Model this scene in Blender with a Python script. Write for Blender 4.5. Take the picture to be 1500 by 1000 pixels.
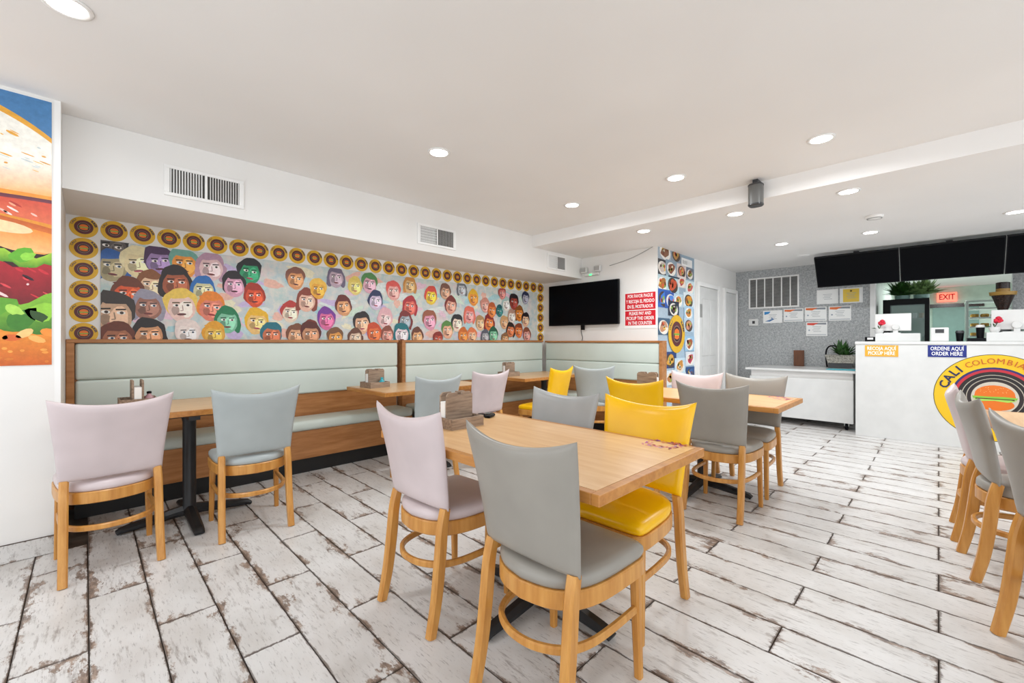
import bpy, bmesh, math, random
from mathutils import Vector, Matrix
random.seed(7)
for o in list(bpy.data.objects): bpy.data.objects.remove(o)
SC = bpy.context.scene; COL = SC.collection
S2 = math.sqrt(.5); F = 625.0; H = 1.2          # photo calibration: 1500x1000 px, eye height 1.2 m, 45 deg to both walls
# ---------------------------------------------------------------- camera, world, exposure
cd = bpy.data.cameras.new('camera'); cd.lens = 15.0; cd.sensor_width = 36; cd.clip_start = .02; cd.clip_end = 100
cam = bpy.data.objects.new('camera', cd); COL.objects.link(cam)
cam.location = (0, 0, H); cam.rotation_euler = (math.pi/2, 0, -math.pi/4); SC.camera = cam
w = bpy.data.worlds.new('world'); SC.world = w; w.use_nodes = True
w.node_tree.nodes['Background'].inputs[0].default_value = (.92, .965, 1, 1)
w.node_tree.nodes['Background'].inputs[1].default_value = 1.65
LAMP_W = 7.6; LAMP_EMIT = 14.0
vs = SC.view_settings; vs.view_transform = 'Standard'; vs.look = 'None'; vs.gamma = 1; vs.use_curve_mapping = False
vs.exposure = 0.28
# pixel -> place, on a plane the thing touches
def at_z(u, v, z):
    d = F*(H-z)/(v-500); t = (u-750)/F*d
    return Vector((S2*(d+t), S2*(d-t), z))
def at_y(u, v, Y):
    t = (u-750)/F; d = Y/(S2*(1-t)); return Vector((S2*d*(1+t), Y, H-(v-500)*d/F))
def at_x(u, v, X):
    t = (u-750)/F; d = X/(S2*(1+t)); return Vector((X, S2*d*(1-t), H-(v-500)*d/F))
# ---------------------------------------------------------------- materials
def lin(c):
    return tuple((x/12.92 if x <= .04045 else ((x+.055)/1.055)**2.4) for x in c[:3]) + (1,)
def hexc(h): return tuple(int(h[i:i+2], 16)/255 for i in (0, 2, 4))
MATS = {}
def new_mat(name, rough=.5, metal=0, spec=.5):
    m = bpy.data.materials.new(name); m.use_nodes = True; MATS[name] = m
    b = m.node_tree.nodes['Principled BSDF']
    b.inputs['Roughness'].default_value = rough; b.inputs['Metallic'].default_value = metal
    b.inputs['Specular IOR Level'].default_value = spec
    return m, m.node_tree.nodes, m.node_tree.links, b
def mathn(nt, op, a, b=None, clamp=False):
    n = nt.nodes.new('ShaderNodeMath'); n.operation = op; n.use_clamp = clamp
    for i, x in enumerate((a, b)):
        if x is None: continue
        if isinstance(x, (int, float)): n.inputs[i].default_value = x
        else: nt.links.new(x, n.inputs[i])
    return n.outputs[0]
def noise(nt, scale, detail=3, vec=None, stretch=None, rough=.55):
    n = nt.nodes.new('ShaderNodeTexNoise'); n.inputs['Scale'].default_value = scale; n.inputs['Detail'].default_value = detail
    n.inputs['Roughness'].default_value = rough
    if vec is None: vec = nt.nodes.new('ShaderNodeNewGeometry').outputs['Position']
    if stretch:
        m = nt.nodes.new('ShaderNodeMapping'); m.inputs['Scale'].default_value = stretch
        nt.links.new(vec, m.inputs['Vector']); vec = m.outputs[0]
    nt.links.new(vec, n.inputs['Vector']); return n.outputs['Fac']
def ramp(nt, fac, stops):
    r = nt.nodes.new('ShaderNodeValToRGB'); e = r.color_ramp.elements
    while len(e) < len(stops): e.new(.5)
    for k, (p, c) in enumerate(stops): e[k].position = p; e[k].color = lin(c)
    nt.links.new(fac, r.inputs[0]); return r.outputs[0]
def mixc(nt, fac, a, b):
    n = nt.nodes.new('ShaderNodeMixRGB')
    for i, x in enumerate((fac, a, b)):
        if isinstance(x, (int, float)): n.inputs[i].default_value = x
        elif isinstance(x, tuple): n.inputs[i].default_value = x
        else: nt.links.new(x, n.inputs[i])
    return n.outputs[0]
def bump(nt, fac, bsdf, strength=.1, dist=.01):
    b = nt.nodes.new('ShaderNodeBump'); b.inputs['Strength'].default_value = strength; b.inputs['Distance'].default_value = dist
    nt.links.new(fac, b.inputs['Height']); nt.links.new(b.outputs[0], bsdf.inputs['Normal'])
def plain(name, h, rough=.5, var=.06, scale=6, bmp=0, metal=0, bscale=60, spec=.5):
    c = hexc(h) if isinstance(h, str) else h
    m, n, l, b = new_mat(name, rough, metal, spec); nt = m.node_tree
    f = noise(nt, scale, 2)
    l.new(ramp(nt, f, [(.3, tuple(max(0, x*(1-var)) for x in c)), (.7, tuple(min(1, x*(1+var*.5)) for x in c))]), b.inputs['Base Color'])
    if bmp: bump(nt, noise(nt, bscale, 2), b, bmp, .004)
    return m
def wood(name, light, dark, rough=.38, axis=1, scale=9):
    m, n, l, b = new_mat(name, rough); nt = m.node_tree
    tc = nt.nodes.new('ShaderNodeTexCoord').outputs['Object']
    st = [5.0, 5.0, 5.0]; st[axis] = .5
    f = noise(nt, scale, 5, tc, st, .6); g = noise(nt, 2.2, 2, tc)
    k = mathn(nt, 'ADD', mathn(nt, 'MULTIPLY', f, .75), mathn(nt, 'MULTIPLY', g, .25))
    l.new(ramp(nt, k, [(.32, hexc(dark)), (.62, hexc(light))]), b.inputs['Base Color'])
    bump(nt, f, b, .04, .002); return m
def emit(name, col, strength):
    m, n, l, b = new_mat(name); b.inputs['Emission Color'].default_value = lin(col); b.inputs['Emission Strength'].default_value = strength
    b.inputs['Base Color'].default_value = lin(col); return m
plain('wall_white', 'EDEBE8', .6, .02, 1.5, .03)
plain('ceiling_white', 'F1EFED', .75, .015, 1.0)
plain('gloss_white', 'DCDCDA', .22, .02)
plain('trim_white', 'F2F1EF', .35, .02)
plain('black_iron', '16171A', .42, .15, 20, .08)
plain('black_plastic', '0C0D11', .35, .1, spec=.15)
m_, n_, l_, b_ = new_mat('screen_black', .2, 0, .06); b_.inputs['Base Color'].default_value = lin(hexc('07080C'))
plain('kick_black', '111112', .5, .2)
plain('mint_vinyl', 'D2DCD4', .38, .03, 2, .02, bscale=25)
plain('grey_plastic', '6B6B69', .4, .08); plain('dark_metal', '3B3C3F', .35, .1)
plain('mid_grey', '9A9A98', .5, .1); plain('paper_white', 'F6F6F4', .6, .02)
plain('slat_dark', '45423F', .7, .1)
wood('chair_wood', 'D39A50', 'B5762F', .32, 2, 7)
wood('table_wood', 'E6BE8E', 'D6A56D', .3, 1, 7)
wood('table_wood_x', 'E6BE8E', 'D6A56D', .3, 0, 7)
wood('edge_wood', 'C88C49', 'AB6C2E', .35, 1, 8)
wood('bench_wood', 'BE8450', '99602F', .42, 0, 6)
wood('bench_wood_y', 'BE8450', '99602F', .42, 1, 6)
wood('box_wood', 'AA937E', '715C4C', .65, 0, 16)
wood('brown_board', '6E4023', '4A2812', .5, 2)
for nm, hx in (('pink', 'D0C1C2'), ('blue_grey', 'AAB1B1'), ('taupe', '97928A'), ('light_grey', 'A6A8A8'), ('yellow', 'FFC300')):
    plain('vinyl_'+nm, hx, .34 if nm != 'yellow' else .28, .04, 5, .03, bscale=40)
plain('steel', 'A9AFAE', .3, .1, metal=.7); plain('rack_metal', 'C9D2CC', .35, .05)
plain('leaf_dark', '2E5A1E', .5, .35, 30); plain('leaf_light', '86A868', .5, .35, 30); plain('red_petal', 'D81B3A', .5, .15, 40)
plain('pot_teal', '8FB4AC', .4, .05); plain('wicker', 'A9A59B', .7, .3, 50, .3); plain('kitchen_green', 'B4C6B7', .6, .05)
plain('bread', 'C99A45', .6, .3, 30); plain('gold', 'B48B3C', .35, .1); plain('coffee', '2D1A12', .25, .3, 60)
plain('teal_plastic', '38B4C4', .3, .05); plain('pink_jar', 'C99AA0', .25, .1); plain('door_teal', '6F8E84', .45, .05)
emit('lamp_glow', (1, .98, .95), LAMP_EMIT); emit('green_led', (.2, 1, .45), 3.0); emit('exit_red', (1, .42, .34), 1.6)
m_, n_, l_, b_ = new_mat('fridge_glass', .05); b_.inputs['Base Color'].default_value = lin(hexc('9DB8B4')); b_.inputs['Alpha'].default_value = .35
def print_mat():
    m, n, l, b = new_mat('print', .42); nt = m.node_tree
    a = n.new('ShaderNodeVertexColor'); a.layer_name = 'Col'
    f = noise(nt, 45, 4); hs = n.new('ShaderNodeHueSaturation'); l.new(a.outputs[0], hs.inputs['Color'])
    l.new(mathn(nt, 'ADD', mathn(nt, 'MULTIPLY', f, .5), .75), hs.inputs['Value'])
    l.new(hs.outputs[0], b.inputs['Base Color'])
    m2, n2, l2, b2 = new_mat('print_flat', .4); a = n2.new('ShaderNodeVertexColor'); a.layer_name = 'Col'
    l2.new(a.outputs[0], b2.inputs['Base Color'])
print_mat()
def mural_mat():
    m, n, l, b = new_mat('mural_wash', .55); nt = m.node_tree
    c = ramp(nt, noise(nt, 2.6, 5, None, None, .65), [(.3, hexc('E3B7C6')), (.4, hexc('DCD6D2')), (.47, hexc('B9CDD3')), (.53, hexc('DFDDD4')), (.6, hexc('A9CCC9')), (.68, hexc('C3B6D4')), (.76, hexc('E4DDB4'))])
    c2 = ramp(nt, noise(nt, 14, 5), [(.35, hexc('A9C4CC')), (.55, hexc('DAD9D3')), (.7, hexc('E9E4DC'))])
    l.new(mixc(nt, .45, c, c2), b.inputs['Base Color'])
mural_mat()
def grey_paper():
    m, n, l, b = new_mat('grey_wallpaper', .55); nt = m.node_tree
    f = noise(nt, 38, 4, None, (1, 1, 1), .7); f2 = noise(nt, 95, 2)
    k = mathn(nt, 'ADD', mathn(nt, 'MULTIPLY', f, .6), mathn(nt, 'MULTIPLY', f2, .4))
    l.new(ramp(nt, k, [(.38, hexc('8C9091')), (.5, hexc('ABADAE')), (.62, hexc('C6C8C8'))]), b.inputs['Base Color'])
grey_paper()
def plank_mat():
    m, n, l, b = new_mat('plank_tile', .3); nt = m.node_tree
    uv = n.new('ShaderNodeUVMap'); sep = n.new('ShaderNodeSeparateXYZ'); l.new(uv.outputs[0], sep.inputs[0])
    W, L = .2065, .933
    pos = n.new('ShaderNodeNewGeometry').outputs['Position']
    oi = n.new('ShaderNodeObjectInfo'); off = n.new('ShaderNodeVectorMath'); off.operation = 'ADD'; l.new(pos, off.inputs[0])
    cb = n.new('ShaderNodeCombineXYZ'); l.new(mathn(nt, 'MULTIPLY', oi.outputs['Random'], 37.0), cb.inputs[0]); l.new(cb.outputs[0], off.inputs[1])
    P = off.outputs[0]
    du = mathn(nt, 'MULTIPLY', mathn(nt, 'MINIMUM', sep.outputs[0], mathn(nt, 'SUBTRACT', 1, sep.outputs[0])), W)
    dv = mathn(nt, 'MULTIPLY', mathn(nt, 'MINIMUM', sep.outputs[1], mathn(nt, 'SUBTRACT', 1, sep.outputs[1])), L*.7)
    e = mathn(nt, 'MINIMUM', du, dv)
    n1 = noise(nt, 11, 8, P, (1.8, .7, 1), .75)                       # chipped brown edges
    n2 = noise(nt, 16, 6, P, (2.2, .35, 1), .72)                    # streaks along the plank
    n3 = noise(nt, 60, 4, P, (2, .3, 1), .7)
    n0 = noise(nt, 2.6, 2, P)
    amt = mathn(nt, 'MULTIPLY', mathn(nt, 'SUBTRACT', n0, .40), 1.5, True)
    edge = mathn(nt, 'SUBTRACT', mathn(nt, 'MULTIPLY', mathn(nt, 'MULTIPLY', mathn(nt, 'SUBTRACT', n1, .43), amt), 1.1), e)
    m1 = mathn(nt, 'MULTIPLY', edge, 60, True)
    m2 = mathn(nt, 'MULTIPLY', mathn(nt, 'SUBTRACT', mathn(nt, 'ADD', n2, mathn(nt, 'MULTIPLY', n0, .3)), .71), 7, True)
    m3 = mathn(nt, 'MULTIPLY', mathn(nt, 'SUBTRACT', n3, .565), 8, True)
    base = ramp(nt, noise(nt, 5, 4, P, (1, .5, 1)), [(.3, hexc('CAC6C2')), (.55, hexc('DAD8D6')), (.75, hexc('E2E0DF'))])
    brown = ramp(nt, noise(nt, 30, 4, P, (1.5, .6, 1), .7), [(.35, hexc('4E392B')), (.5, hexc('7A604D')), (.65, hexc('A88F7C'))])
    c = mixc(nt, mathn(nt, 'MULTIPLY', m3, .6), base, lin(hexc('6F6764')))
    c = mixc(nt, mathn(nt, 'MULTIPLY', m2, .6), c, lin(hexc('6B5C53')))
    c = mixc(nt, mathn(nt, 'MULTIPLY', m1, .85), c, brown)
    m4 = mathn(nt, 'MULTIPLY', mathn(nt, 'SUBTRACT', mathn(nt, 'MULTIPLY', mathn(nt, 'SUBTRACT', n1, .36), .035), e), 400, True)
    c = mixc(nt, mathn(nt, 'MULTIPLY', m4, .75), c, lin(hexc('54443A')))
    l.new(c, b.inputs['Base Color'])
    l.new(mathn(nt, 'ADD', .2, mathn(nt, 'MULTIPLY', n2, .25)), b.inputs['Roughness'])
    bump(nt, mathn(nt, 'SUBTRACT', n3, mathn(nt, 'ADD', m1, m2)), b, .12, .002)
plank_mat()
plain('grout', '4E4238', .8, .2, 12)
def M(x): return MATS[x]
# ---------------------------------------------------------------- mesh helpers
def obj(name, bm, mat, parent=None, smooth=False, local=False):
    me = bpy.data.meshes.new(name)
    if parent is not None and not local:
        p = parent; off = Vector()
        while p is not None: off += p.location; p = p.parent
        bmesh.ops.translate(bm, verts=bm.verts, vec=-off)
    bmesh.ops.recalc_face_normals(bm, faces=bm.faces)
    bm.to_mesh(me); bm.free()
    if mat: me.materials.append(M(mat))
    if smooth:
        for p in me.polygons: p.use_smooth = True
        if smooth == 'auto': me.set_sharp_from_angle(angle=math.radians(40))
    o = bpy.data.objects.new(name, me); COL.objects.link(o)
    if parent is not None: o.parent = parent
    return o
def tag(o, label, cat=None, group=None):
    o['label'] = label
    if cat: o['category'] = cat
    if group: o['group'] = group
    return o
def struct(o, label=None):
    o['kind'] = 'structure'
    if label: o['label'] = label
    return o
def thing(name, loc, label, cat, group=None, rz=0):
    o = bpy.data.objects.new(name, None); COL.objects.link(o); o.location = loc; o.rotation_euler[2] = rz
    o.empty_display_size = .05
    return tag(o, label, cat, group)
def box(bm, x0, x1, y0, y1, z0, z1, bev=0, seg=2):
    r = bmesh.ops.create_cube(bm, size=1); vs = r['verts']
    for v in vs:
        v.co.x = x0 if v.co.x < 0 else x1; v.co.y = y0 if v.co.y < 0 else y1; v.co.z = z0 if v.co.z < 0 else z1
    if bev:
        es = list({e for v in vs for e in v.link_edges})
        bmesh.ops.bevel(bm, geom=es, offset=bev, segments=seg, profile=.5, affect='EDGES')
    return bm
def B(*a, **k): return box(bmesh.new(), *a, **k)
def loft(bm, rings, closed=True, cap=True):
    R = [[bm.verts.new(p) for p in r] for r in rings]
    for a, b in zip(R, R[1:]):
        n = len(a)
        for i in range(n if closed else n-1): bm.faces.new((a[i], a[(i+1) % n], b[(i+1) % n], b[i]))
    if cap:
        bm.faces.new(R[0]); bm.faces.new(R[-1])
    return bm
def lathe(prof, loc=(0, 0, 0), n=24):
    bm = bmesh.new()
    return loft(bm, [[(loc[0]+r*math.cos(2*math.pi*i/n), loc[1]+r*math.sin(2*math.pi*i/n), loc[2]+z) for i in range(n)] for r, z in prof])
def sweep(bm, pts, prof, up=(0, 0, 1), closed=False):
    pts = [Vector(p) for p in pts]; up = Vector(up); rings = []; n = len(pts)
    for i, p in enumerate(pts):
        a = pts[i-1] if (i or closed) else p; b = pts[(i+1) % n] if (i < n-1 or closed) else p
        t = (b-a).normalized(); s = t.cross(up).normalized(); q = s.cross(t)
        pr = prof(i/(n-1)) if callable(prof) else prof
        rings.append([p+s*x+q*y for x, y in pr])
    if closed: rings.append(rings[0])
    if closed:
        R = [[bm.verts.new(p) for p in r] for r in rings[:-1]]; k = len(R)
        for i in range(k):
            a, b = R[i], R[(i+1) % k]
            for j in range(len(a)): bm.faces.new((a[j], a[(j+1) % len(a)], b[(j+1) % len(a)], b[j]))
        return bm
    return loft(bm, rings)
def rect(w, h, c=.15):
    c *= min(w, h); a, b = w/2, h/2
    return [(-a+c, -b), (a-c, -b), (a, -b+c), (a, b-c), (a-c, b), (-a+c, b), (-a, b-c), (-a, -b+c)]
def circ(r, n=8): return [(r*math.cos(2*math.pi*i/n), r*math.sin(2*math.pi*i/n)) for i in range(n)]
def curve(pts, n=6):
    P = [Vector(p) for p in pts]; out = []
    for i in range(len(P)-1):
        p0, p1, p2, p3 = P[max(i-1, 0)], P[i], P[i+1], P[min(i+2, len(P)-1)]
        for k in range(n):
            t = k/n; out.append(.5*((2*p1)+(p2-p0)*t+(2*p0-5*p1+4*p2-p3)*t*t+(3*p1-p0-3*p2+p3)*t**3))
    return out+[P[-1]]
# ---------------------------------------------------------------- flat print: coloured polygons laid on a surface
class Print:
    def __init__(s, o, U, V, step=.0003):
        s.o = Vector(o); s.U = Vector(U); s.V = Vector(V); s.N = s.U.cross(s.V).normalized(); s.k = 1; s.step = step; s.p = []
    def poly(s, pts, c, lift=True):
        cs = c if isinstance(c, list) else [c]*len(pts)
        s.p.append(([s.o+s.U*x+s.V*y+s.N*(s.k*s.step) for x, y in pts], [lin(hexc(q) if isinstance(q, str) else q) for q in cs]))
        if lift: s.k += 1
    def ell(s, x, y, rx, ry, c, n=20, rot=0, a0=0, a1=2*math.pi, wob=0, seed=0, lift=True):
        rn = random.Random(seed); ph = [rn.uniform(0, 6) for _ in range(3)]; pts = []
        full = abs(a1-a0-2*math.pi) < 1e-6; m = n if full else n+1
        for i in range(m):
            a = a0+(a1-a0)*i/n; q = 1+wob*(math.sin(3*a+ph[0])+.6*math.sin(5*a+ph[1])+.5*math.sin(8*a+ph[2]))
            X, Y = rx*q*math.cos(a), ry*q*math.sin(a); pts.append((x+X*math.cos(rot)-Y*math.sin(rot), y+X*math.sin(rot)+Y*math.cos(rot)))
        s.poly(pts, c, lift)
    def rect(s, x0, x1, y0, y1, c, lift=True): s.poly([(x0, y0), (x1, y0), (x1, y1), (x0, y1)], c, lift)
    def line(s, pts, wd, c, lift=True):
        for (x0, y0), (x1, y1) in zip(pts, pts[1:]):
            L = math.hypot(x1-x0, y1-y0) or 1; nx, ny = -(y1-y0)/L*wd/2, (x1-x0)/L*wd/2
            s.poly([(x0+nx, y0+ny), (x0-nx, y0-ny), (x1-nx, y1-ny), (x1+nx, y1+ny)], c, False)
        if lift: s.k += 1
    def text(s, body, x, y, size, c, sx=1, rot=0, bold=0, align='CENTER', width=None, shear=0):
        cu = bpy.data.curves.new('t', 'FONT'); cu.body = body; cu.size = size; cu.align_x = align; cu.align_y = 'CENTER'; cu.offset = bold; cu.shear = shear
        cu.resolution_u = 2
        ob = bpy.data.objects.new('t', cu); me = ob.to_mesh(); vs = [v.co.copy() for v in me.vertices]; ps = [list(p.vertices) for p in me.polygons]
        if width and vs:
            wd = max(v.x for v in vs)-min(v.x for v in vs); sx = width/wd
        for p in ps:
            pts = []
            for i in p:
                X, Y = vs[i].x*sx, vs[i].y; pts.append((x+X*math.cos(rot)-Y*math.sin(rot), y+X*math.sin(rot)+Y*math.cos(rot)))
            s.poly(pts, c, False)
        s.k += 1; ob.to_mesh_clear(); bpy.data.objects.remove(ob); bpy.data.curves.remove(cu)
    def mesh(s, name, mat='print_flat'):
        me = bpy.data.meshes.new(name); vs = []; fs = []; cs = []
        for pts, c in s.p:
            fs.append(list(range(len(vs), len(vs)+len(pts)))); vs += pts; cs += c
        me.from_pydata(vs, [], fs); a = me.color_attributes.new('Col', 'FLOAT_COLOR', 'CORNER')
        for i, c in enumerate(cs): a.data[i].color = c
        me.materials.append(M(mat)); return me
    def build(s, name, parent=None, mat='print_flat'):
        if parent is not None:
            p = parent; off = Vector()
            while p is not None: off += p.location; p = p.parent
            s.p = [([q-off for q in pts], c) for pts, c in s.p]
        o = bpy.data.objects.new(name, s.mesh(name, mat)); COL.objects.link(o); o.parent = parent; return o
# ---------------------------------------------------------------- the setting
ZC, ZL, XB = 2.58, 2.43, 4.125                     # ceilings and the step between them
YB, YS, YM = 3.57, 3.75, 4.5                       # burger wall, soffit face, mural wall
XT, YF, XG = 5.22, 2.566, 8.24                     # TV wall, food/door wall, grey wall
ZS = 2.13
fl = struct(obj('floor', B(-2.2, 14.2, -3.4, 4.7, -.08, -.012), 'grout'), 'weathered white wood-look plank tile floor')
PW, PL, GAP = .2065, .933, .0036
def plank_bm(x0, x1, y0, y1, bm=None, uvo=None):
    bm = bm or bmesh.new(); uvl = bm.loops.layers.uv.verify(); n0 = len(bm.faces)
    c = .0025; z = 0
    lo = [bm.verts.new(p) for p in ((x0, y0, -.012), (x1, y0, -.012), (x1, y1, -.012), (x0, y1, -.012))]
    mi = [bm.verts.new(p) for p in ((x0, y0, z-.002), (x1, y0, z-.002), (x1, y1, z-.002), (x0, y1, z-.002))]
    hi = [bm.verts.new(p) for p in ((x0+c, y0+c, z), (x1-c, y0+c, z), (x1-c, y1-c, z), (x0+c, y1-c, z))]
    fs = [bm.faces.new(hi)]
    for a, b in ((lo, mi), (mi, hi)):
        for i in range(4): fs.append(bm.faces.new((a[i], a[(i+1) % 4], b[(i+1) % 4], b[i])))
    for f in fs:
        for lp in f.loops:
            lp[uvl].uv = ((lp.vert.co.x-x0)/(x1-x0), (lp.vert.co.y-y0)/(y1-y0))
    return bm
def proj(X, Y, Z=0):
    d = S2*(X+Y)
    return (750+F*S2*(X-Y)/d, 500+F*(H-Z)/d, d) if d > .25 else None
full = []; cut = []
for k in range(-10, 40):
    x0 = .01+PW*k; ph = 0 if k % 2 == 0 else PL/2
    for j in range(-5, 6):
        y0 = ph+PL*j; y1 = y0+PL
        ymin = -3.4; ymax = 4.45 if x0 > -.15 else YB
        if x0 > XT: ymax = YF
        if y0 >= ymax-.05 or y1 <= ymin+.05: continue
        a, b = max(y0, ymin), min(y1, ymax)
        d = 9e9; vis = False
        for sx in (0, .5, 1):
            for sy in (0, .25, .5, .75, 1):
                p = proj(x0+PW*sx, a+(b-a)*sy)
                if p and -10 < p[0] < 1510 and p[1] < 1010: vis = True; d = min(d, p[2])
        (full if vis else cut).append((d, x0, a, b))
full.sort(); cut += full[300:]; full = full[:300]
pm = None
for d, x0, a, b in full:
    if b-a > PL-.001:
        if pm is None:
            o = obj('plank', plank_bm(-PW/2+GAP/2, PW/2-GAP/2, -PL/2+GAP/2, PL/2-GAP/2), 'plank_tile', fl, local=True); pm = o.data
        else:
            o = bpy.data.objects.new('plank', pm); COL.objects.link(o); o.parent = fl
        o.location = (x0+PW/2, (a+b)/2, 0)
    else:
        h = (b-a)/2; o = obj('plank', plank_bm(-PW/2+GAP/2, PW/2-GAP/2, -h+GAP/2, h-GAP/2), 'plank_tile', fl, local=True); o.location = (x0+PW/2, (a+b)/2, 0)
bm = bmesh.new()
for d, x0, a, b in cut: plank_bm(x0+GAP/2, x0+PW-GAP/2, a+GAP/2, b-GAP/2, bm)
o = obj('outer_planks', bm, 'plank_tile', fl); o['kind'] = 'stuff'
# ceilings
struct(obj('ceiling', B(-2.2, XB, -3.4, YM+.2, ZC, ZC+.1), 'ceiling_white'), 'white painted ceiling over the dining tables')
struct(obj('ceiling_lower', B(XB, 14.2, -3.4, YM+.2, ZL, ZC+.1), 'ceiling_white'), 'white dropped ceiling beyond the beam step')
struct(obj('trim_1', B(-.0995, XT, YS, YM, ZS, ZC-.001), 'wall_white'), 'white soffit box running above the mural')
# walls
wl = struct(obj('wall_left', B(-2.2, -.125, YB, YB+.12, 0, ZC), 'wall_white'), 'white wall carrying the burger poster')
struct(obj('trim_2', B(-.125, -.1, YB, YM, 0, ZC-.0005), 'trim_white'), 'white alcove edge beside the burger wall')
struct(obj('wall_back', B(-.125, XT, YM, YM+.12, 0, ZC), 'wall_white'), 'white wall behind the portrait mural')
struct(obj('wall_right', B(XT, XT+.12, YF, YM, 0, ZL), 'wall_white'), 'white wall with the television')
cw = struct(obj('wall_corridor', B(XT+.12, XG, YF, YF+.12, 0, ZL), 'wall_white'), 'white wall with food posters and two doors')
struct(obj('wall_end', B(XG, XG+.12, .72, YF+.12, 0, ZL), 'grey_wallpaper'), 'grey mottled wallpaper wall with vent grille and certificates')
struct(obj('wall_kitchen', B(XG, XG+.12, -3.4, -.66, 0, ZL), 'grey_wallpaper'), 'grey mottled wallpaper wall right of the kitchen opening')
struct(obj('wall_kitchen_left', B(XG+.12, 13.8, .72, .84, 0, ZL), 'kitchen_green'), 'pale green kitchen side wall')
struct(obj('wall_kitchen_back', B(13.8, 13.92, -3.4, .84, 0, ZL), 'kitchen_green'), 'pale green speckled kitchen back wall')
o = struct(obj('trim_3', B(XG-.02, XG+.14, .66, .72, 0, ZL), 'trim_white'), 'white jamb of the kitchen opening')
bb = struct(obj('baseboard_left', B(-2.2, -.115, YB-.012, YB-.0005, .001, .10), 'grout'), 'weathered plank-tile baseboard below the burger poster')
for k in range(3):
    x1 = -.115-.66*k; bm = bmesh.new(); uvl = bm.loops.layers.uv.verify(); box(bm, max(-2.2, x1-.657), x1, YB-.014, YB-.011, .002, .098)
    for f in bm.faces:
        for lp in f.loops: lp[uvl].uv = ((lp.vert.co.z)/.1, (lp.vert.co.x-x1)/.66+1)
    obj('tile', bm, 'plank_tile', bb)
# doors on the corridor wall
def make_door(name, x0, x1, z1, label):
    d = bpy.data.objects.new(name, None); COL.objects.link(d); d.location = ((x0+x1)/2, YF, 0); struct(d, label)
    y = YF
    obj('door_leaf', B(x0, x1, y-.03, y-.001, .01, z1, bev=.003), 'gloss_white', d)
    wd = x1-x0; m = wd*.14
    for (a, b) in ((x0+m, x0+wd/2-m*.35), (x0+wd/2+m*.35, x1-m)):
        for (c, e) in ((.2, .82), (.98, z1-.18)):
            bm = bmesh.new(); bm2 = box(bm, a, b, y-.038, y-.0305, c, e, bev=.006); obj('door_panel', bm2, 'gloss_white', d)
    for (a, b, c, e) in ((x0-.07, x0-.004, 0, z1+.07), (x1+.004, x1+.07, 0, z1+.07), (x0-.004, x1+.004, z1+.004, z1+.07)):
        obj('door_frame', B(a, b, y-.045, y-.001, c, e, bev=.005), 'trim_white', d)
    return d
d1 = make_door('door_1', 6.5, 7.26, 2.03, 'white panelled door beside the food poster wall')
sg = at_y(1024, 455, YF); obj('door_plate', B(sg.x-.05, sg.x+.08, YF-.037, YF-.031, sg.z-.1, sg.z+.1, bev=.004), 'mid_grey', d1)
d2 = make_door('door_2', 7.62, 8.14, 2.03, 'narrow white panelled door next to the grey wallpaper wall')
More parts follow.
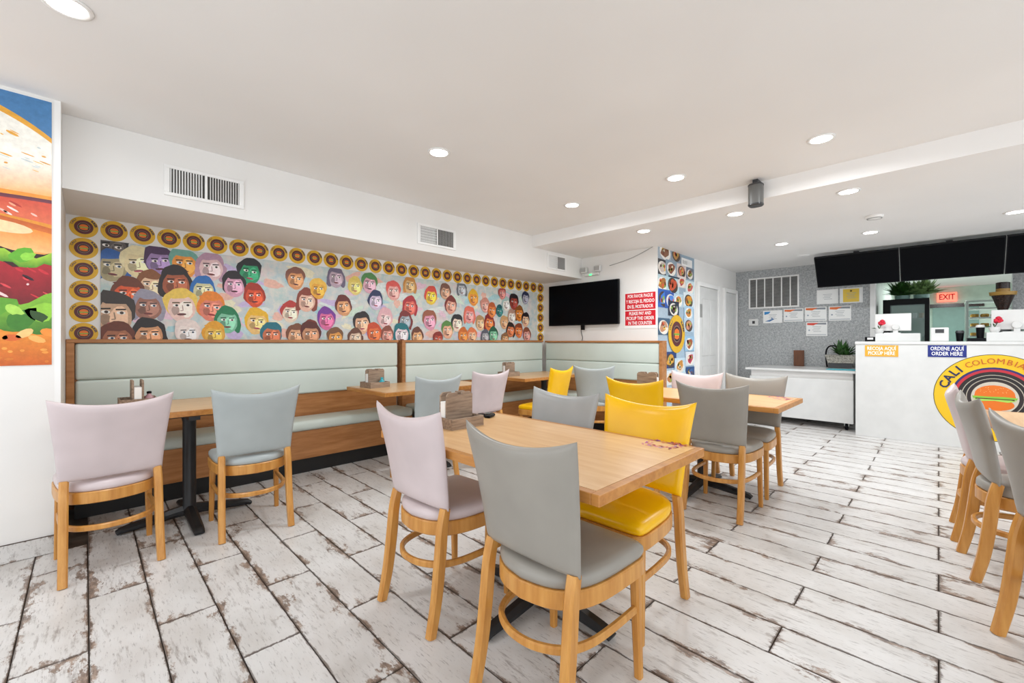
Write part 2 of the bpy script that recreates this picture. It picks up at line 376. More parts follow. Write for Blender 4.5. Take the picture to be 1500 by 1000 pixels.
# ---------------------------------------------------------------- dining chairs
def seat_outline(n=6):
    half = [(0, .205), (.12, .205), (.185, .2), (.208, .175), (.208, .08), (.202, -.02), (.188, -.1), (.155, -.165), (.09, -.21), (0, -.228)]
    c = curve([(x, y, 0) for x, y in half], 3)
    return [(p.x, p.y) for p in c] + [(-p.x, p.y) for p in c[-2:0:-1]]
def back_y(z): t = (z-.5)/.4; return -.197-.07*t-.028*t*t
def make_chair(kind):
    r = thing('dining_chair', (0, 0, 0), '', 'chair', 'dining chairs')
    vin = 'vinyl_'+kind; ol = seat_outline()
    rings = []
    for sc, z in ((.97, .432), (1.0, .438), (1.02, .45), (1.012, .466), (.965, .478), (.85, .485), (.6, .490), (.25, .492)):
        rings.append([(x*sc, y*sc, z) for x, y in ol])
    obj('seat', loft(bmesh.new(), rings), vin, r, True, True)
    # upholstered back: curved in plan, saddle top, soft edges
    NX, NZ = 18, 14; T = .05; G = {}
    bm = bmesh.new()
    for side in (0, 1):
        for i in range(NX+1):
            for j in range(NZ+1):
                a = -1+2*i/NX; a = math.copysign(1-(1-abs(a))**1.35, a); b = j/NZ; b = .5-.5*math.cos(math.pi*b)
                hw = .203+.04*b**1.2; zt = .878+.042*abs(a)**2.2; zb = .497-.004*a*a
                z = zb+(zt-zb)*b; y = back_y(z)+.045*(.3+.7*b)*a*a
                e = max(0, (1-abs(a)**7))**.5*max(0, (1-abs(2*b-1)**12))**.5
                th = T*(.12+.88*e)/2
                G[side, i, j] = bm.verts.new((a*hw, y+(th if side else -th), z))
    for s in (0, 1):
        for i in range(NX):
            for j in range(NZ): bm.faces.new([G[s, i, j], G[s, i+1, j], G[s, i+1, j+1], G[s, i, j+1]])
    loop = [(i, 0) for i in range(NX)]+[(NX, j) for j in range(NZ)]+[(i, NZ) for i in range(NX, 0, -1)]+[(0, j) for j in range(NZ, 0, -1)]
    for (p, q) in zip(loop, loop[1:]+loop[:1]): bm.faces.new([G[0, p[0], p[1]], G[0, q[0], q[1]], G[1, q[0], q[1]], G[1, p[0], p[1]]])
    obj('backrest', bm, vin, r, True, True)
    # bent-wood apron under the seat and hoop stretcher
    ap = [(x*.985, y*.985, .403) for x, y in ol]
    obj('apron', sweep(bmesh.new(), ap, rect(.022, .06, .2), closed=True), 'chair_wood', r, 'auto', True)
    st = [p for p in curve([(-.192, .165, .25), (-.19, .02, .25), (-.178, -.1, .25), (-.14, -.18, .25), (-.07, -.225, .25), (0, -.237, .25), (.07, -.225, .25), (.14, -.18, .25), (.178, -.1, .25), (.19, .02, .25), (.192, .165, .25)], 4)]
    obj('stretcher', sweep(bmesh.new(), st, rect(.02, .028, .25)), 'chair_wood', r, 'auto', True)
    for s in (-1, 1):
        rl = curve([(s*.188, -.262, 0), (s*.186, -.232, .14), (s*.184, -.212, .3), (s*.183, -.2, .42), (s*.181, -.183, .5)], 5)
        obj('leg', sweep(bmesh.new(), rl, lambda t: rect(.036, .04+.008*math.sin(3.1*t), .2), up=(0, 1, 0)), 'chair_wood', r, 'auto', True)
        fr = [(s*.196, .178, 0), (s*.192, .172, .2), (s*.188, .166, .432)]
        obj('leg', sweep(bmesh.new(), fr, lambda t: rect(.027+.009*t, .027+.009*t, .2), up=(0, 1, 0)), 'chair_wood', r, 'auto', True)
    return r
PROTO = {}
def copy_tree(o, parent=None):
    c = o.copy(); COL.objects.link(c); c.parent = parent
    for ch in o.children: copy_tree(ch, c)
    return c
def chair(kind, x, y, deg, label, group):
    """deg: direction the sitter faces, measured from +X"""
    if kind not in PROTO: PROTO[kind] = make_chair(kind); o = PROTO[kind]
    else: o = copy_tree(PROTO[kind])
    o.location = (x, y, 0); o.rotation_euler[2] = math.radians(deg-90); o['label'] = label; o['group'] = group
    return o
# centre of chair = rear foot line + .255 along facing
E0 = .25
chair('pink', .095, 3.03+E0, 93, 'pink dining chair at the left end of the bench table by the burger poster', 'chairs facing the mural bench')
chair('blue_grey', .78, 3.01+E0, 86, 'blue-grey dining chair right of the pink one at the leftmost bench table', 'chairs facing the mural bench')
chair('blue_grey', 2.12, 3.0+E0, 92, 'blue-grey dining chair behind the centre table at the middle bench table', 'chairs facing the mural bench')
chair('pink', 2.83, 3.12+E0, 90, 'pink dining chair at the right end of the middle bench table', 'chairs facing the mural bench')
chair('yellow', 3.72, 2.97+E0, 98, 'yellow dining chair by the third bench table in front of the corner bench', 'chairs facing the mural bench')
chair('blue_grey', 4.47, 3.0, 28, 'blue-grey dining chair turned toward the bench corner under the television', 'chairs facing the mural bench')
chair('pink', .993+E0, 1.65, 2, 'pink dining chair on the near side of the centre table by the wooden caddy', 'chairs around the centre table')
chair('taupe', .972+E0, .955, 0, 'large taupe dining chair nearest the camera with its back toward us', 'chairs around the centre table')
chair('yellow', 1.982-E0, 1.03, 180, 'yellow dining chair on the far side of the centre table', 'chairs around the centre table')
chair('light_grey', 1.982-E0, 1.55, 180, 'light grey dining chair with its back showing across the centre table', 'chairs around the centre table')
chair('taupe', 3.045+E0, 1.11, 0, 'taupe dining chair on the near side of the table before the white cabinet', 'chairs around the free-standing far table')
chair('yellow', 3.0+E0, 1.67, 0, 'yellow dining chair just behind the front yellow chair at the far table', 'chairs around the free-standing far table')
chair('taupe', 4.09-E0, 1.12, 180, 'taupe dining chair on the far side of the table before the white cabinet', 'chairs around the free-standing far table')
chair('pink', 4.085-E0, 1.62, 180, 'pink dining chair in front of the white corridor door', 'chairs around the free-standing far table')
chair('pink', 3.89, -.08-E0, 270, 'pink dining chair farthest along the right-hand table beside the counter emblem', 'chairs along the right-hand table')
chair('taupe', 3.37, -.12-E0, 276, 'taupe dining chair in the middle of the three at the right edge', 'chairs along the right-hand table')
chair('taupe', 2.6, -.49, 297, 'taupe dining chair cut off by the right edge of the picture', 'chairs along the right-hand table')
# ---------------------------------------------------------------- tables
def table(x0, x1, y0, y1, bx, by, rot, label, along='y'):
    t = thing('dining_table', (bx, by, 0), label, 'table', 'pedestal dining tables')
    wd = 'table_wood' if along == 'y' else 'table_wood_x'; e = .03
    obj('tabletop', B(x0+e, x1-e, y0+e, y1-e, .716, .7502), wd, t)
    eb = bmesh.new()
    for a in ((x0, x1, y0, y0+e), (x0, x1, y1-e, y1), (x0, x0+e, y0+e, y1-e), (x1-e, x1, y0+e, y1-e)): box(eb, *a, .714, .75, bev=.003)
    obj('edge_band', eb, 'edge_wood', t)
    obj('column', lathe([(.055, .05), (.05, .075), (.038, .1), (.038, .66), (.045, .69)], (bx, by, 0), 20), 'black_iron', t, 'auto')
    pl = bmesh.new(); cx, cy = (x0+x1)/2, (y0+y1)/2
    box(pl, bx-.2, bx+.2, by-.03, by+.03, .69, .715); box(pl, bx-.03, bx+.03, by-.2, by+.2, .691, .7145); obj('mounting_plate', pl, 'black_iron', t)
    for k in range(4):
        a = math.radians(rot+90*k); c, s = math.cos(a), math.sin(a)
        pts = [(bx+c*r, by+s*r, z) for r, z in ((0, .065), (.08, .058), (.2, .042), (.3, .03), (.345, .024), (.365, .013))]
        obj('base_arm', sweep(bmesh.new(), pts, lambda q: rect(.075-.02*q, .05*(1-q)+.022, .35)), 'black_iron', t, 'auto')
    return t
table(-.095, 1.09, 3.43, 4.19, .5, 3.6, 0, 'light wood bench table at the far left below the mural', 'x')
table(1.84, 3.06, 3.40, 4.17, 2.45, 3.66, 0, 'light wood bench table in the middle of the mural wall', 'x')
table(3.72, 4.94, 3.50, 4.24, 4.3, 3.7, 0, 'light wood bench table in the corner below the television', 'x')
table(1.06, 1.85, .70, 2.0, 1.495, 1.29, 0, 'large light wood table in the centre with a wooden caddy and keys')
table(3.29, 4.02, .76, 1.98, 3.58, 1.37, 0, 'light wood free-standing table before the white cabinet')
table(2.98, 4.2, -.97, -.21, 3.642, -.64, 0, 'light wood table at the right edge in front of the counter emblem', 'x')
# ---------------------------------------------------------------- bench seating
def cushion(x0, x1, y0, y1, z0, z1, r=.03): return B(x0, x1, y0, y1, z0, z1, bev=r, seg=4)
YK = 4.10; YBK = 4.385
def bench_x(x0, x1, label, post_l, post_r):
    t = thing('banquette', ((x0+x1)/2, YK, 0), label, 'bench', 'mint upholstered benches')
    a, b = x0+(.045 if post_l else 0), x1-(.045 if post_r else 0)
    obj('seat_cushion', cushion(a, b, YK-.045, YBK+.02, .387, .478, .035), 'mint_vinyl', t, True)
    obj('back_cushion', cushion(a, b, YBK, YM-.03, .69, .917, .022), 'mint_vinyl', t, True)
    obj('back_cushion', cushion(a, b, YBK, YM-.03, .919, 1.19, .022), 'mint_vinyl', t, True)
    obj('back_board', B(a, b, YBK+.03, YM-.008, .40, 1.19), 'bench_wood', t)
    obj('front_panel', B(a, b, YK-.02, YK+.01, .133, .387, bev=.003), 'bench_wood', t)
    obj('kick_plate', B(a, b, YK+.012, YK+.04, 0, .14), 'kick_black', t)
    obj('top_rail', B(x0, x1, YBK-.012, YM-.008, 1.19, 1.217, bev=.003), 'bench_wood', t)
    for on, c in ((post_l, (x0, x0+.043)), (post_r, (x1-.043, x1))):
        if on: obj('end_post', B(c[0], c[1], YBK-.012, YM-.008, 0, 1.1895, bev=.003), 'bench_wood', t)
bench_x(-.098, 2.535, 'mint green banquette at the left below the mural', True, False)
bench_x(2.585, 5.07, 'mint green banquette right of the dark gap below the mural', True, False)
t = thing('banquette', (XT-.3, 3.3, 0), 'mint green banquette below the television with a wooden end post', 'bench', 'mint upholstered benches')
ya, yb = 2.44, YBK-.02; xs = XT-.115
obj('seat_cushion', cushion(xs-.36, xs+.02, ya+.045, YK-.05, .387, .478, .035), 'mint_vinyl', t, True)
obj('back_cushion', cushion(xs, XT-.02, ya+.045, yb, .69, .917, .022), 'mint_vinyl', t, True)
obj('back_cushion', cushion(xs, XT-.02, ya+.045, yb, .919, 1.185, .022), 'mint_vinyl', t, True)
obj('back_board', B(xs+.03, XT-.001, ya+.045, yb, .40, 1.184), 'bench_wood_y', t)
obj('front_panel', B(xs-.345, xs-.315, ya+.045, YK-.05, .133, .387, bev=.003), 'bench_wood_y', t)
obj('kick_plate', B(xs-.313, xs-.285, ya+.045, YK-.05, 0, .14), 'kick_black', t)
obj('top_rail', B(xs-.012, XT-.001, ya, yb, 1.185, 1.21, bev=.003), 'bench_wood_y', t)
obj('end_post', B(xs-.012, XT-.001, ya, ya+.043, 0, 1.1845, bev=.003), 'bench_wood_y', t)
# ---------------------------------------------------------------- recessed ceiling lights (each with its own lamp)
def downlight(u, v, z, label, power=LAMP_W, p=None):
    p = p or at_z(u, v, z); r = .062
    t = thing('downlight', (p.x, p.y, z), label, 'ceiling light', 'recessed round ceiling lights')
    obj('trim_ring', lathe([(r, -.004), (r+.004, -.008), (r+.018, -.006), (r+.02, -.0005), (r, -.0005)], p, 28), 'trim_white', t, True)
    obj('lens', lathe([(.001, -.005), (r, -.005), (r, -.001), (.001, -.001)], p, 24), 'lamp_glow', t)
    ld = bpy.data.lights.new('lamp', 'AREA'); ld.shape = 'DISK'; ld.size = .12; ld.energy = power; ld.color = (.93, .97, 1); ld.spread = math.radians(170)
    lo = bpy.data.objects.new('lamp', ld); COL.objects.link(lo); lo.parent = t; lo.location = (0, 0, -.012)
downlight(643, 223, ZC, 'bright round downlight alone above the middle bench table')
downlight(98, 8, ZC, 'bright round downlight at the top left corner above the burger poster')
downlight(838, 300, ZC, 'round downlight nearest the soffit end, left of the beam')
downlight(990, 260, ZC, 'round downlight in the middle of the row before the beam')
downlight(1203, 203, ZC, 'large bright round downlight right of the small speaker before the beam')
downlight(943, 338, ZL, 'small round downlight just above the food poster corner')
downlight(1077, 313, ZL, 'round downlight below the small speaker beyond the beam')
downlight(1243, 280, ZL, 'round downlight beyond the beam, right of the small speaker')
downlight(1145, 357, ZL, 'small round downlight above the wall vent grille')
downlight(1275, 340, ZL, 'small round downlight below the smoke detector near the menu screens')
downlight(1488, 310, ZL, 'round downlight at the right edge above the menu screens')
downlight(1393, 412, ZL, 'dim round downlight inside the kitchen above the exit sign', 85, Vector((11.6, -.17, ZL)))
# smoke detector and speaker
p = at_z(1281, 316, ZL); t = thing('smoke_detector', p, 'flat white round smoke detector on the dropped ceiling', 'detector')
obj('body', lathe([(.07, -.001), (.07, -.018), (.055, -.03), (.02, -.034)], p), 'trim_white', t, 'auto')
obj('vent_ring', lathe([(.058, -.0305), (.06, -.027), (.062, -.024), (.056, -.024)], p), 'mid_grey', t)
p = at_z(1176, 374, ZL); tag(obj('ceiling_cover', lathe([(.08, -.001), (.08, -.008), (.07, -.012)], p), 'trim_white', None, 'auto'), 'faint flat white round cover on the ceiling above the wall vent', 'ceiling cover')
p = at_x(1111, 268, XB); t = thing('speaker', (XB-.06, p.y, ZC-.02), 'small dark grey speaker hanging at the ceiling beam', 'speaker')
def oval(cx, cy, rx, ry, z, n=28): return [(cx+rx*math.copysign(abs(math.cos(a))**.7, math.cos(a)), cy+ry*math.copysign(abs(math.sin(a))**.7, math.sin(a)), z) for a in [2*math.pi*i/n for i in range(n)]]
cx, cy = XB-.075, p.y
obj('grille', loft(bmesh.new(), [oval(cx, cy, .052, .056, z) for z in (ZC-.21, ZC-.05)]), 'grey_plastic', t, 'auto')
obj('bottom_cap', loft(bmesh.new(), [oval(cx, cy, s*.054, s*.058, z) for s, z in ((.85, ZC-.226), (1, ZC-.218), (1, ZC-.208))]), 'dark_metal', t, 'auto')
obj('top_cap', loft(bmesh.new(), [oval(cx, cy, s*.054, s*.058, z) for s, z in ((1, ZC-.052), (1, ZC-.044), (.85, ZC-.036))]), 'dark_metal', t, 'auto')
obj('bracket', B(cx-.02, XB-.0005, cy-.02, cy+.02, ZC-.0362, ZC-.0002), 'dark_metal', t)
# ---------------------------------------------------------------- vents on the soffit face
def soffit_vent(u0, v0, u1, v1, label, half):
    a, b = at_y(u0, v0, YS), at_y(u1, v1, YS); x0, x1 = a.x, b.x
    zc = (at_y((u0+u1)/2, (v0+v1)/2, YS)).z; h = .105
    t = thing('air_vent', ((x0+x1)/2, YS, zc), label, 'vent', 'supply vents on the soffit'); y = YS
    fr = bmesh.new(); e = .022
    for q in ((x0, x1, zc+h-e, zc+h), (x0, x1, zc-h, zc-h+e), (x0, x0+e*1.4, zc-h+e, zc+h-e), (x1-e*1.4, x1, zc-h+e, zc+h-e), ((x0+x1)/2-.008, (x0+x1)/2+.008, zc-h+e, zc+h-e)):
        box(fr, q[0], q[1], y-.012, y-.0005, q[2], q[3], bev=.002)
    obj('frame', fr, 'trim_white', t)
    obj('duct_back', B(x0+e, x1-e, y-.002, y-.0004, zc-h+e, zc+h-e), 'slat_dark', t)
    xa, xb = x0+e*1.4, x1-e*1.4; n = 26
    for k in range(n):
        x = xa+(xb-xa)*(k+.5)/n
        if abs(x-(x0+x1)/2) < .012: continue
        lean = -.004 if k < n/2 else .005
        bm = bmesh.new(); loft(bm, [[(x-.0015, y-.010, z), (x+.0015, y-.010, z), (x+.0015+lean, y-.003, z), (x-.0015+lean, y-.003, z)] for z in (zc-h+e, zc+h-e)])
        obj('slat', bm, 'trim_white', t)
    if half:
        for k in range(6): obj('cross_slat', B(xa, (xa+xb)/2, y-.0115, y-.0105, zc-h+e+(2*h-2*e)*(k+.5)/6-.002, zc-h+e+(2*h-2*e)*(k+.5)/6+.002), 'trim_white', t)
soffit_vent(240, 243, 357, 306, 'long white louvred air vent at the left of the soffit', 0)
soffit_vent(611, 330, 667, 364, 'white louvred air vent in the middle of the soffit', 1)
soffit_vent(801, 371, 829, 398, 'small white air vent at the right end of the soffit', 1)
# ---------------------------------------------------------------- big burger poster
PB = thing('burger_poster', (-.7, YB, 1.07), 'huge glossy burger photo poster on the left wall', 'poster')
obj('backing', B(-1.3, -.135, YB-.004, YB-.0003, 1.068, ZC-.02), 'paper_white', PB)
P = Print((-.135, YB-.004, 1.068), (1, 0, 0), (0, 0, 1), .00005)      # x runs from -1.165 to 0, y up to 1.49
def bq(u, v): q = at_y(u, v, YB); return (q.x+.135, q.z-1.068)
def area(top, bot, c1, c2):
    n = len(top)
    for i in range(n-1): P.poly([top[i], bot[i], bot[i+1], top[i+1]], [c1, c2, c2, c1], False)
    P.k += 1
XL = -1.16
P.rect(XL, 0, 0, 1.49, ['2E5F96', '2E5F96', '4C82B5', '2A5A92'])
def edge(f, n=40): return [(XL*(1-i/n), f(XL*(1-i/n))) for i in range(n+1)]
def dome(h0, c=-.497, r=.796, hh=.85): return lambda x: h0+hh*math.sqrt(max(0, 1-((x-c)/r)**2))
area(edge(dome(.62)), edge(lambda x: .62), 'E9A93A', 'D98A2B')
area(edge(dome(.62, hh=.815)), edge(lambda x: .72), 'F4F0E6', 'F6EFE2')
area(edge(lambda x: 1.13+.03*math.sin(9*x)), edge(lambda x: .80+.02*math.sin(7*x)), 'F4EFE6', 'EFA33E')
rn = random.Random(3)
for k in range(70):
    x = rn.uniform(XL, -.02); y = rn.uniform(.98, dome(.62, hh=.77)(x)); P.ell(x, y, rn.uniform(.006, .03), rn.uniform(.003, .008), rn.choice(['E8A83C', 'D99A35', 'C9D0CF', 'F0B850']), 7, -.4, lift=False)
P.k += 1
area(edge(lambda x: .80+.02*math.sin(7*x)), edge(lambda x: .70), 'EE9C34', 'E98A2C')
area(edge(lambda x: .86-.12*(x+1.16)*.2), edge(lambda x: .70), 'E9902F', 'F0A24B')
# bacon
bt = lambda x: .79+.02*math.sin(6*x+1)-(.10*(x+.22) if x > -.22 else 0); area(edge(lambda x: bt(x)+.02), edge(lambda x: bt(x)-.03), '5C2A3A', '8E3B45')
area(edge(bt), edge(lambda x: bt(x)-.08-.15*max(0, x+.2)), 'C94A35', 'D96B4A')
for k in range(40):
    x = rn.uniform(XL, -.02); P.ell(x, bt(x)-rn.uniform(.01, .08), rn.uniform(.01, .03), .005, rn.choice(['F2DAD0', 'E7B7A8', 'B0342C', 'F0A080']), 7, -.5, lift=False)
P.k += 1
area(edge(lambda x: bt(x)-.09-.2*max(0, x+.2)), edge(lambda x: .50), 'C05A22', 'F2A052')
area(edge(lambda x: bt(x)-.12-.2*max(0, x+.2)), edge(lambda x: .52), 'EF8A34', 'F6B778')
P.ell(-.19, .64, .12, .03, 'F9CFA0', 16, -.1)
def wavy(y0, amp, fr, ph): return lambda x: y0+amp*math.sin(fr*x+ph)+amp*.5*math.sin(fr*2.3*x+1.7*ph)
area(edge(wavy(.525, .012, 22, 0)), edge(lambda x: .43), '2A1A1A', '3A1216')
area(edge(wavy(.505, .016, 30, 1)), edge(wavy(.445, .016, 40, 2)), '9CC63A', '4E8A22')
P.ell(-.11, .50, .05, .035, '5FA82B', 12, .5, wob=.1, seed=2); P.ell(-.09, .495, .03, .02, '8CCB44', 12, .5, wob=.1, seed=4)
area(edge(wavy(.445, .014, 33, 2)), edge(wavy(.235, .02, 9, 0)), 'A81E2A', '5A1018')
for k in range(110):
    x = rn.uniform(XL, -.01); y = rn.uniform(.26, .43); P.ell(x, y, rn.uniform(.005, .03), rn.uniform(.003, .008), rn.choice(['D8434A', 'E9C9C8', '6A0E1A', 'C42B35', '33121F', 'E08A88']), 7, -.55, lift=False)
P.k += 1
area(edge(wavy(.27, .03, 14, 1)), edge(lambda x: .13), '7FB734', '2F6A1E')
for k in range(16):
    x = XL+.075*k; P.ell(x, .215+.03*math.sin(k*2.1), .06, .035, ['8FC63C', '5E9E2C', '3C7A22'][k % 3], 14, .4*math.sin(k), wob=.12, seed=k, lift=False)
P.k += 1
for k in range(14): P.ell(XL+.09*k+.03, .2+.02*math.cos(k*1.7), .035, .016, ['2A4A1C', '203A1A', 'A8D65A'][k % 3], 12, -.3, wob=.12, seed=40+k, lift=False)
P.k += 1
area(edge(wavy(.15, .012, 20, 0)), edge(lambda x: 0), 'E58A2E', 'C95F1E')
for k in range(26): P.ell(XL+.046*k, .13+.02*math.sin(k*3.3), .035, .014, ['F3B060', 'EE8E35', 'D9642A', 'F6C27C'][k % 4], 10, .4*math.sin(k*2), lift=False)
P.k += 1
for k in range(60): P.ell(rn.uniform(XL, -.01), rn.uniform(.01, .1), rn.uniform(.008, .02), .006, rn.choice(['F0A046', 'D87A2A', 'E9963C']), 7, lift=False)
KN = [(-1, -1), (0, 0), (.13, .16), (.235, .33), (.445, .55), (.525, .635), (.70, .82), (.80, .93), (.98, 1.06), (1.2, 1.2), (9, 9)]
def remap(y):
    for (a, b), (c, d) in zip(KN, KN[1:]):
        if y <= c: return b+(d-b)*(y-a)/(c-a)
for pts, c in P.p:
    for q in pts: q.z = 1.068+remap(q.z-1.068)
# trim print to the poster: clamp coordinates to its rectangle
for pts, c in P.p:
    for q in pts: q.x = min(max(q.x, -1.3), -.135); q.z = min(max(q.z, 1.068), ZC-.02)
P.build('burger_print', PB, 'print')
# ---------------------------------------------------------------- portrait mural
mx0, mx1, mz1 = .082, 5.058, 1.971
MU = thing('mural', ((mx0+mx1)/2, YM, 1.2), 'long painted mural of many colourful faces above the bench', 'mural')
obj('canvas', B(mx0, mx1, YM-.006, YM-.0005, 1.2175, mz1), 'mural_wash', MU)
P = Print((0, YM-.006, 0), (1, 0, 0), (0, 0, 1), .000015)
rn = random.Random(11)
for k in range(130):                                     # loose brush patches between the heads
    P.ell(rn.uniform(mx0+.15, mx1-.15), rn.uniform(1.25, mz1-.07), rn.uniform(.04, .13), rn.uniform(.015, .05), rn.choice(['BFD9DD', 'E4C3D4', 'CFE2D2', 'C9B8DD', 'E9E3C6', 'A9D0D6', 'E9B9A8', 'DDE6E4']), 14, rn.uniform(-.6, .6), wob=.13, seed=k, lift=k % 6 == 0)
FACES = '''164 363 57504D 2F2A2A 1.1|165 391 A89C78 2E5FA8 1.05|203 386 E6D6A8 E8DCB0 1.1|234 384 9A7FB0 4A2F55 1.05|270 387 E8963C 6FA79A 1.1|309 392 E2BFC0 B58FA5 1.1|366 399 2F9A6A 23262A 1.05|343 418 D9A0B8 241E22 1.0|222 419 E8C3A0 8A5530 1|258 415 A4583A 2A2020 1.15|298 425 CFCBA0 2F6FB8 .95|373 434 D9502A A8321F .95|189 432 DE5A2C 6E3A26 1.1|217 449 9A6A5A 9A97A8 1.05|166 460 C9A588 3A322E 1.4|266 449 EAC8BE EBC85A 1.2|310 451 E0806A E8862E 1.1|333 470 7FC0A0 1F7A50 1|376 472 EBC27A E9B52A 1.05|314 490 E6B54A E2A02A .9|398 491 C9704A 1F6F80 1|219 491 D0956A 241C1C 1.1|172 497 A86A4A 6A3420 1.1|433 409 DE9A66 8A5A4A .95|425 458 E8D3BC B83A34 .9|449 441 E6B7A2 8A4030 1|433 491 D9A27A 7A4A32 .9|454 485 C98A6A 7A3026 .9|466 424 E9A83A F0C050 .9|492 407 B9A2B0 6A6078 .95|520 420 E6D27A E0C860 .85|541 416 DDA8B8 4F8A4A 1|576 427 E8A8A0 DF5A52 1|600 418 D9B27A C98A3A .9|550 441 CFC0D8 23305A .95|503 449 D99A6A 6A2A24 .95|478 468 D66A9A 7A3A9A 1|600 449 DE6A5A B02A34 1|631 434 EBC43A D94A3A 1|652 428 CFA284 7A5242 .9|660 448 DFA08A 7A2E26 1|676 424 B9BFC6 6A7078 .85|693 437 E8923A EBB82E .95|629 470 DE98B0 9A5A42 1.1|564 467 E9C0C0 E2B0B8 1|593 470 9AA6B0 7A2A2A .95|530 474 E2B08E 241C20 1.05|548 488 E2703A C94A26 .95|567 491 D9988A 8A4A3A .85|588 490 E3CFD6 13707A 1.1|611 493 E0A878 6A3A26 .9|455 490 C9906A 5A241E 1.05|491 495 DE9A4A 7A5232 .9|520 495 DCC0A8 6A4232 .85|641 497 B84A34 8A2A20 .8|655 484 E2A88A 5A8A44 1|669 474 E9D2C0 24242A 1|687 462 E59A98 E2705A 1|678 492 E08A3E C96A2A .9|691 492 E6AE8A DE7A4A .9|703 474 E2B890 B08A5A .9|716 473 DE7A3E 8A2420 1|710 448 DFA498 C98A7A .9|720 455 E08040 B85A2E .9|731 456 2F7A78 1F5A60 .75|741 446 E4E0D8 A8C4C0 .9|752 443 9A3E30 241A1C 1.05|769 437 A8A8B8 2A3050 .85|735 430 DA8A84 B04A44 .8|760 460 D98030 8A5220 1|769 469 E2B492 241C20 .95|749 464 E6D8CC B08A7A .9|738 473 D9A880 C89A6A .85|747 484 CE7446 2A1E1C .95|759 485 E07A3C 8A3E20 .95|771 491 DE9A90 8A4A30 .95|722 491 7FBF9A 1F5A40 .95|710 493 A8A8AC 5A5A66 .8|739 497 D0A070 8A6240 .8|275 488 ECE0DA E6D6D0 .95'''
for k, f in enumerate(FACES.split('|')):
    u, v, skin, hair, sc = f.split(); q = at_y(float(u), float(v), YM); x, z = q.x, q.z; sc = float(sc); rr = random.Random(k*7+1)
    a, b = .078*sc, .098*sc; tl = rr.uniform(-.18, .18)
    dk = tuple(c*.35 for c in hexc(hair)); sk = hexc(skin); lt = tuple(min(1, c*1.15+.06) for c in sk); sh = tuple(c*.78 for c in sk)
    st = k % 4
    P.ell(x-.004, z+.02*sc, a*1.22, b*1.15, hair, 22, tl, wob=.05, seed=k)
    if st == 1: P.ell(x-a*.95, z-b*.35, a*.4, b*.75, hair, 12, tl, wob=.08, seed=k, lift=False); P.ell(x+a*.95, z-b*.35, a*.4, b*.75, hair, 12, tl, wob=.08, seed=k+9)
    P.ell(x, z-.012*sc, a, b*.98, sk, 20, tl, wob=.03, seed=k+3)
    P.ell(x+a*.3, z-b*.15, a*.52, b*.6, lt, 14, tl, wob=.08, seed=k+5)
    P.ell(x-a*.45, z-b*.3, a*.3, b*.3, sh, 10, tl, wob=.1, seed=k+6)
    P.ell(x-a*.1, z+b*.8, a*.9, b*.22, hair, 14, tl+rr.uniform(-.2, .2), wob=.1, seed=k+7)
    ex, ey = a*.4, z+b*.1
    for s in (-1, 1):
        P.ell(x+s*ex, ey+s*tl*ex, a*.24, b*.1, 'F3EFEA', 10, tl, lift=False)
    P.k += 1
    for s in (-1, 1):
        P.ell(x+s*ex+.004, ey+s*tl*ex, a*.11, b*.085, ['2A2422', '24405A', '3A2A1E'][k % 3], 8, lift=False)
        P.line([(x+s*ex-a*.28, ey+b*.17+s*tl*ex), (x+s*ex+a*.26, ey+b*.2+s*tl*ex)], .008*sc, dk, False)
    P.line([(x+.004, ey), (x+a*.1, z-b*.28), (x-a*.1, z-b*.3)], .006*sc, sh, False)
    P.ell(x, z-b*.55, a*.34, b*.085, ['B02A3A', '8A3A34', 'C9506A', '6A2A3A'][k % 4], 10, tl); P.line([(x-a*.33, z-b*.55), (x+a*.33, z-b*.55+tl*.02)], .004, dk)
for pts, c in P.p:
    for q in pts: q.x = min(max(q.x, mx0), mx1); q.z = min(max(q.z, 1.2176), mz1)
P.build('painted_faces', MU, 'print')
# ---------------------------------------------------------------- round emblem: used small above the mural, large on the counter and the food wall
def burger_icon(P, x, y, s, detail=True):
    P.ell(x, y+.16*s, .62*s, .42*s, 'E8741A', 24); P.rect(x-.63*s, x+.63*s, y-.02*s, y+.12*s, 'E8741A')
    if detail:
        rr = random.Random(5)
        for k in range(26): P.ell(x+rr.uniform(-.45, .45)*s, y+rr.uniform(.22, .47)*s, .016*s, .01*s, 'F3C27A', 6, lift=False)
    P.ell(x, y-.3*s, .6*s, .28*s, 'E8741A', 20)
    P.poly([(x-.7*s, y+.06*s), (x-.66*s, y-.06*s), (x-.3*s, y-.02*s), (x, y-.08*s), (x+.3*s, y-.03*s), (x+.66*s, y-.06*s), (x+.7*s, y+.04*s), (x+.3*s, y+.07*s), (x-.2*s, y+.05*s)], '86C440')
    P.rect(x-.6*s, x+.6*s, y-.1*s, y-.03*s, '3A1A14')
    P.poly([(x-.68*s, y-.1*s), (x-.4*s, y-.17*s), (x, y-.13*s), (x+.4*s, y-.18*s), (x+.68*s, y-.1*s), (x+.5*s, y-.07*s), (x-.5*s, y-.07*s)], 'A9D65A')
def arc_text(P, word, cx, cy, r, a0, a1, size, c, bold):
    wt = [{'I': .55, 'M': 1.25, 'O': 1.12, 'L': .85}.get(ch, 1.0) for ch in word]; acc = 0
    for i, ch in enumerate(word):
        a = math.radians(a0+(a1-a0)*(acc+wt[i]/2)/sum(wt)); acc += wt[i]; P.text(ch, cx+r*math.cos(a), cy+r*math.sin(a), size, c, rot=a-math.pi/2, bold=bold)
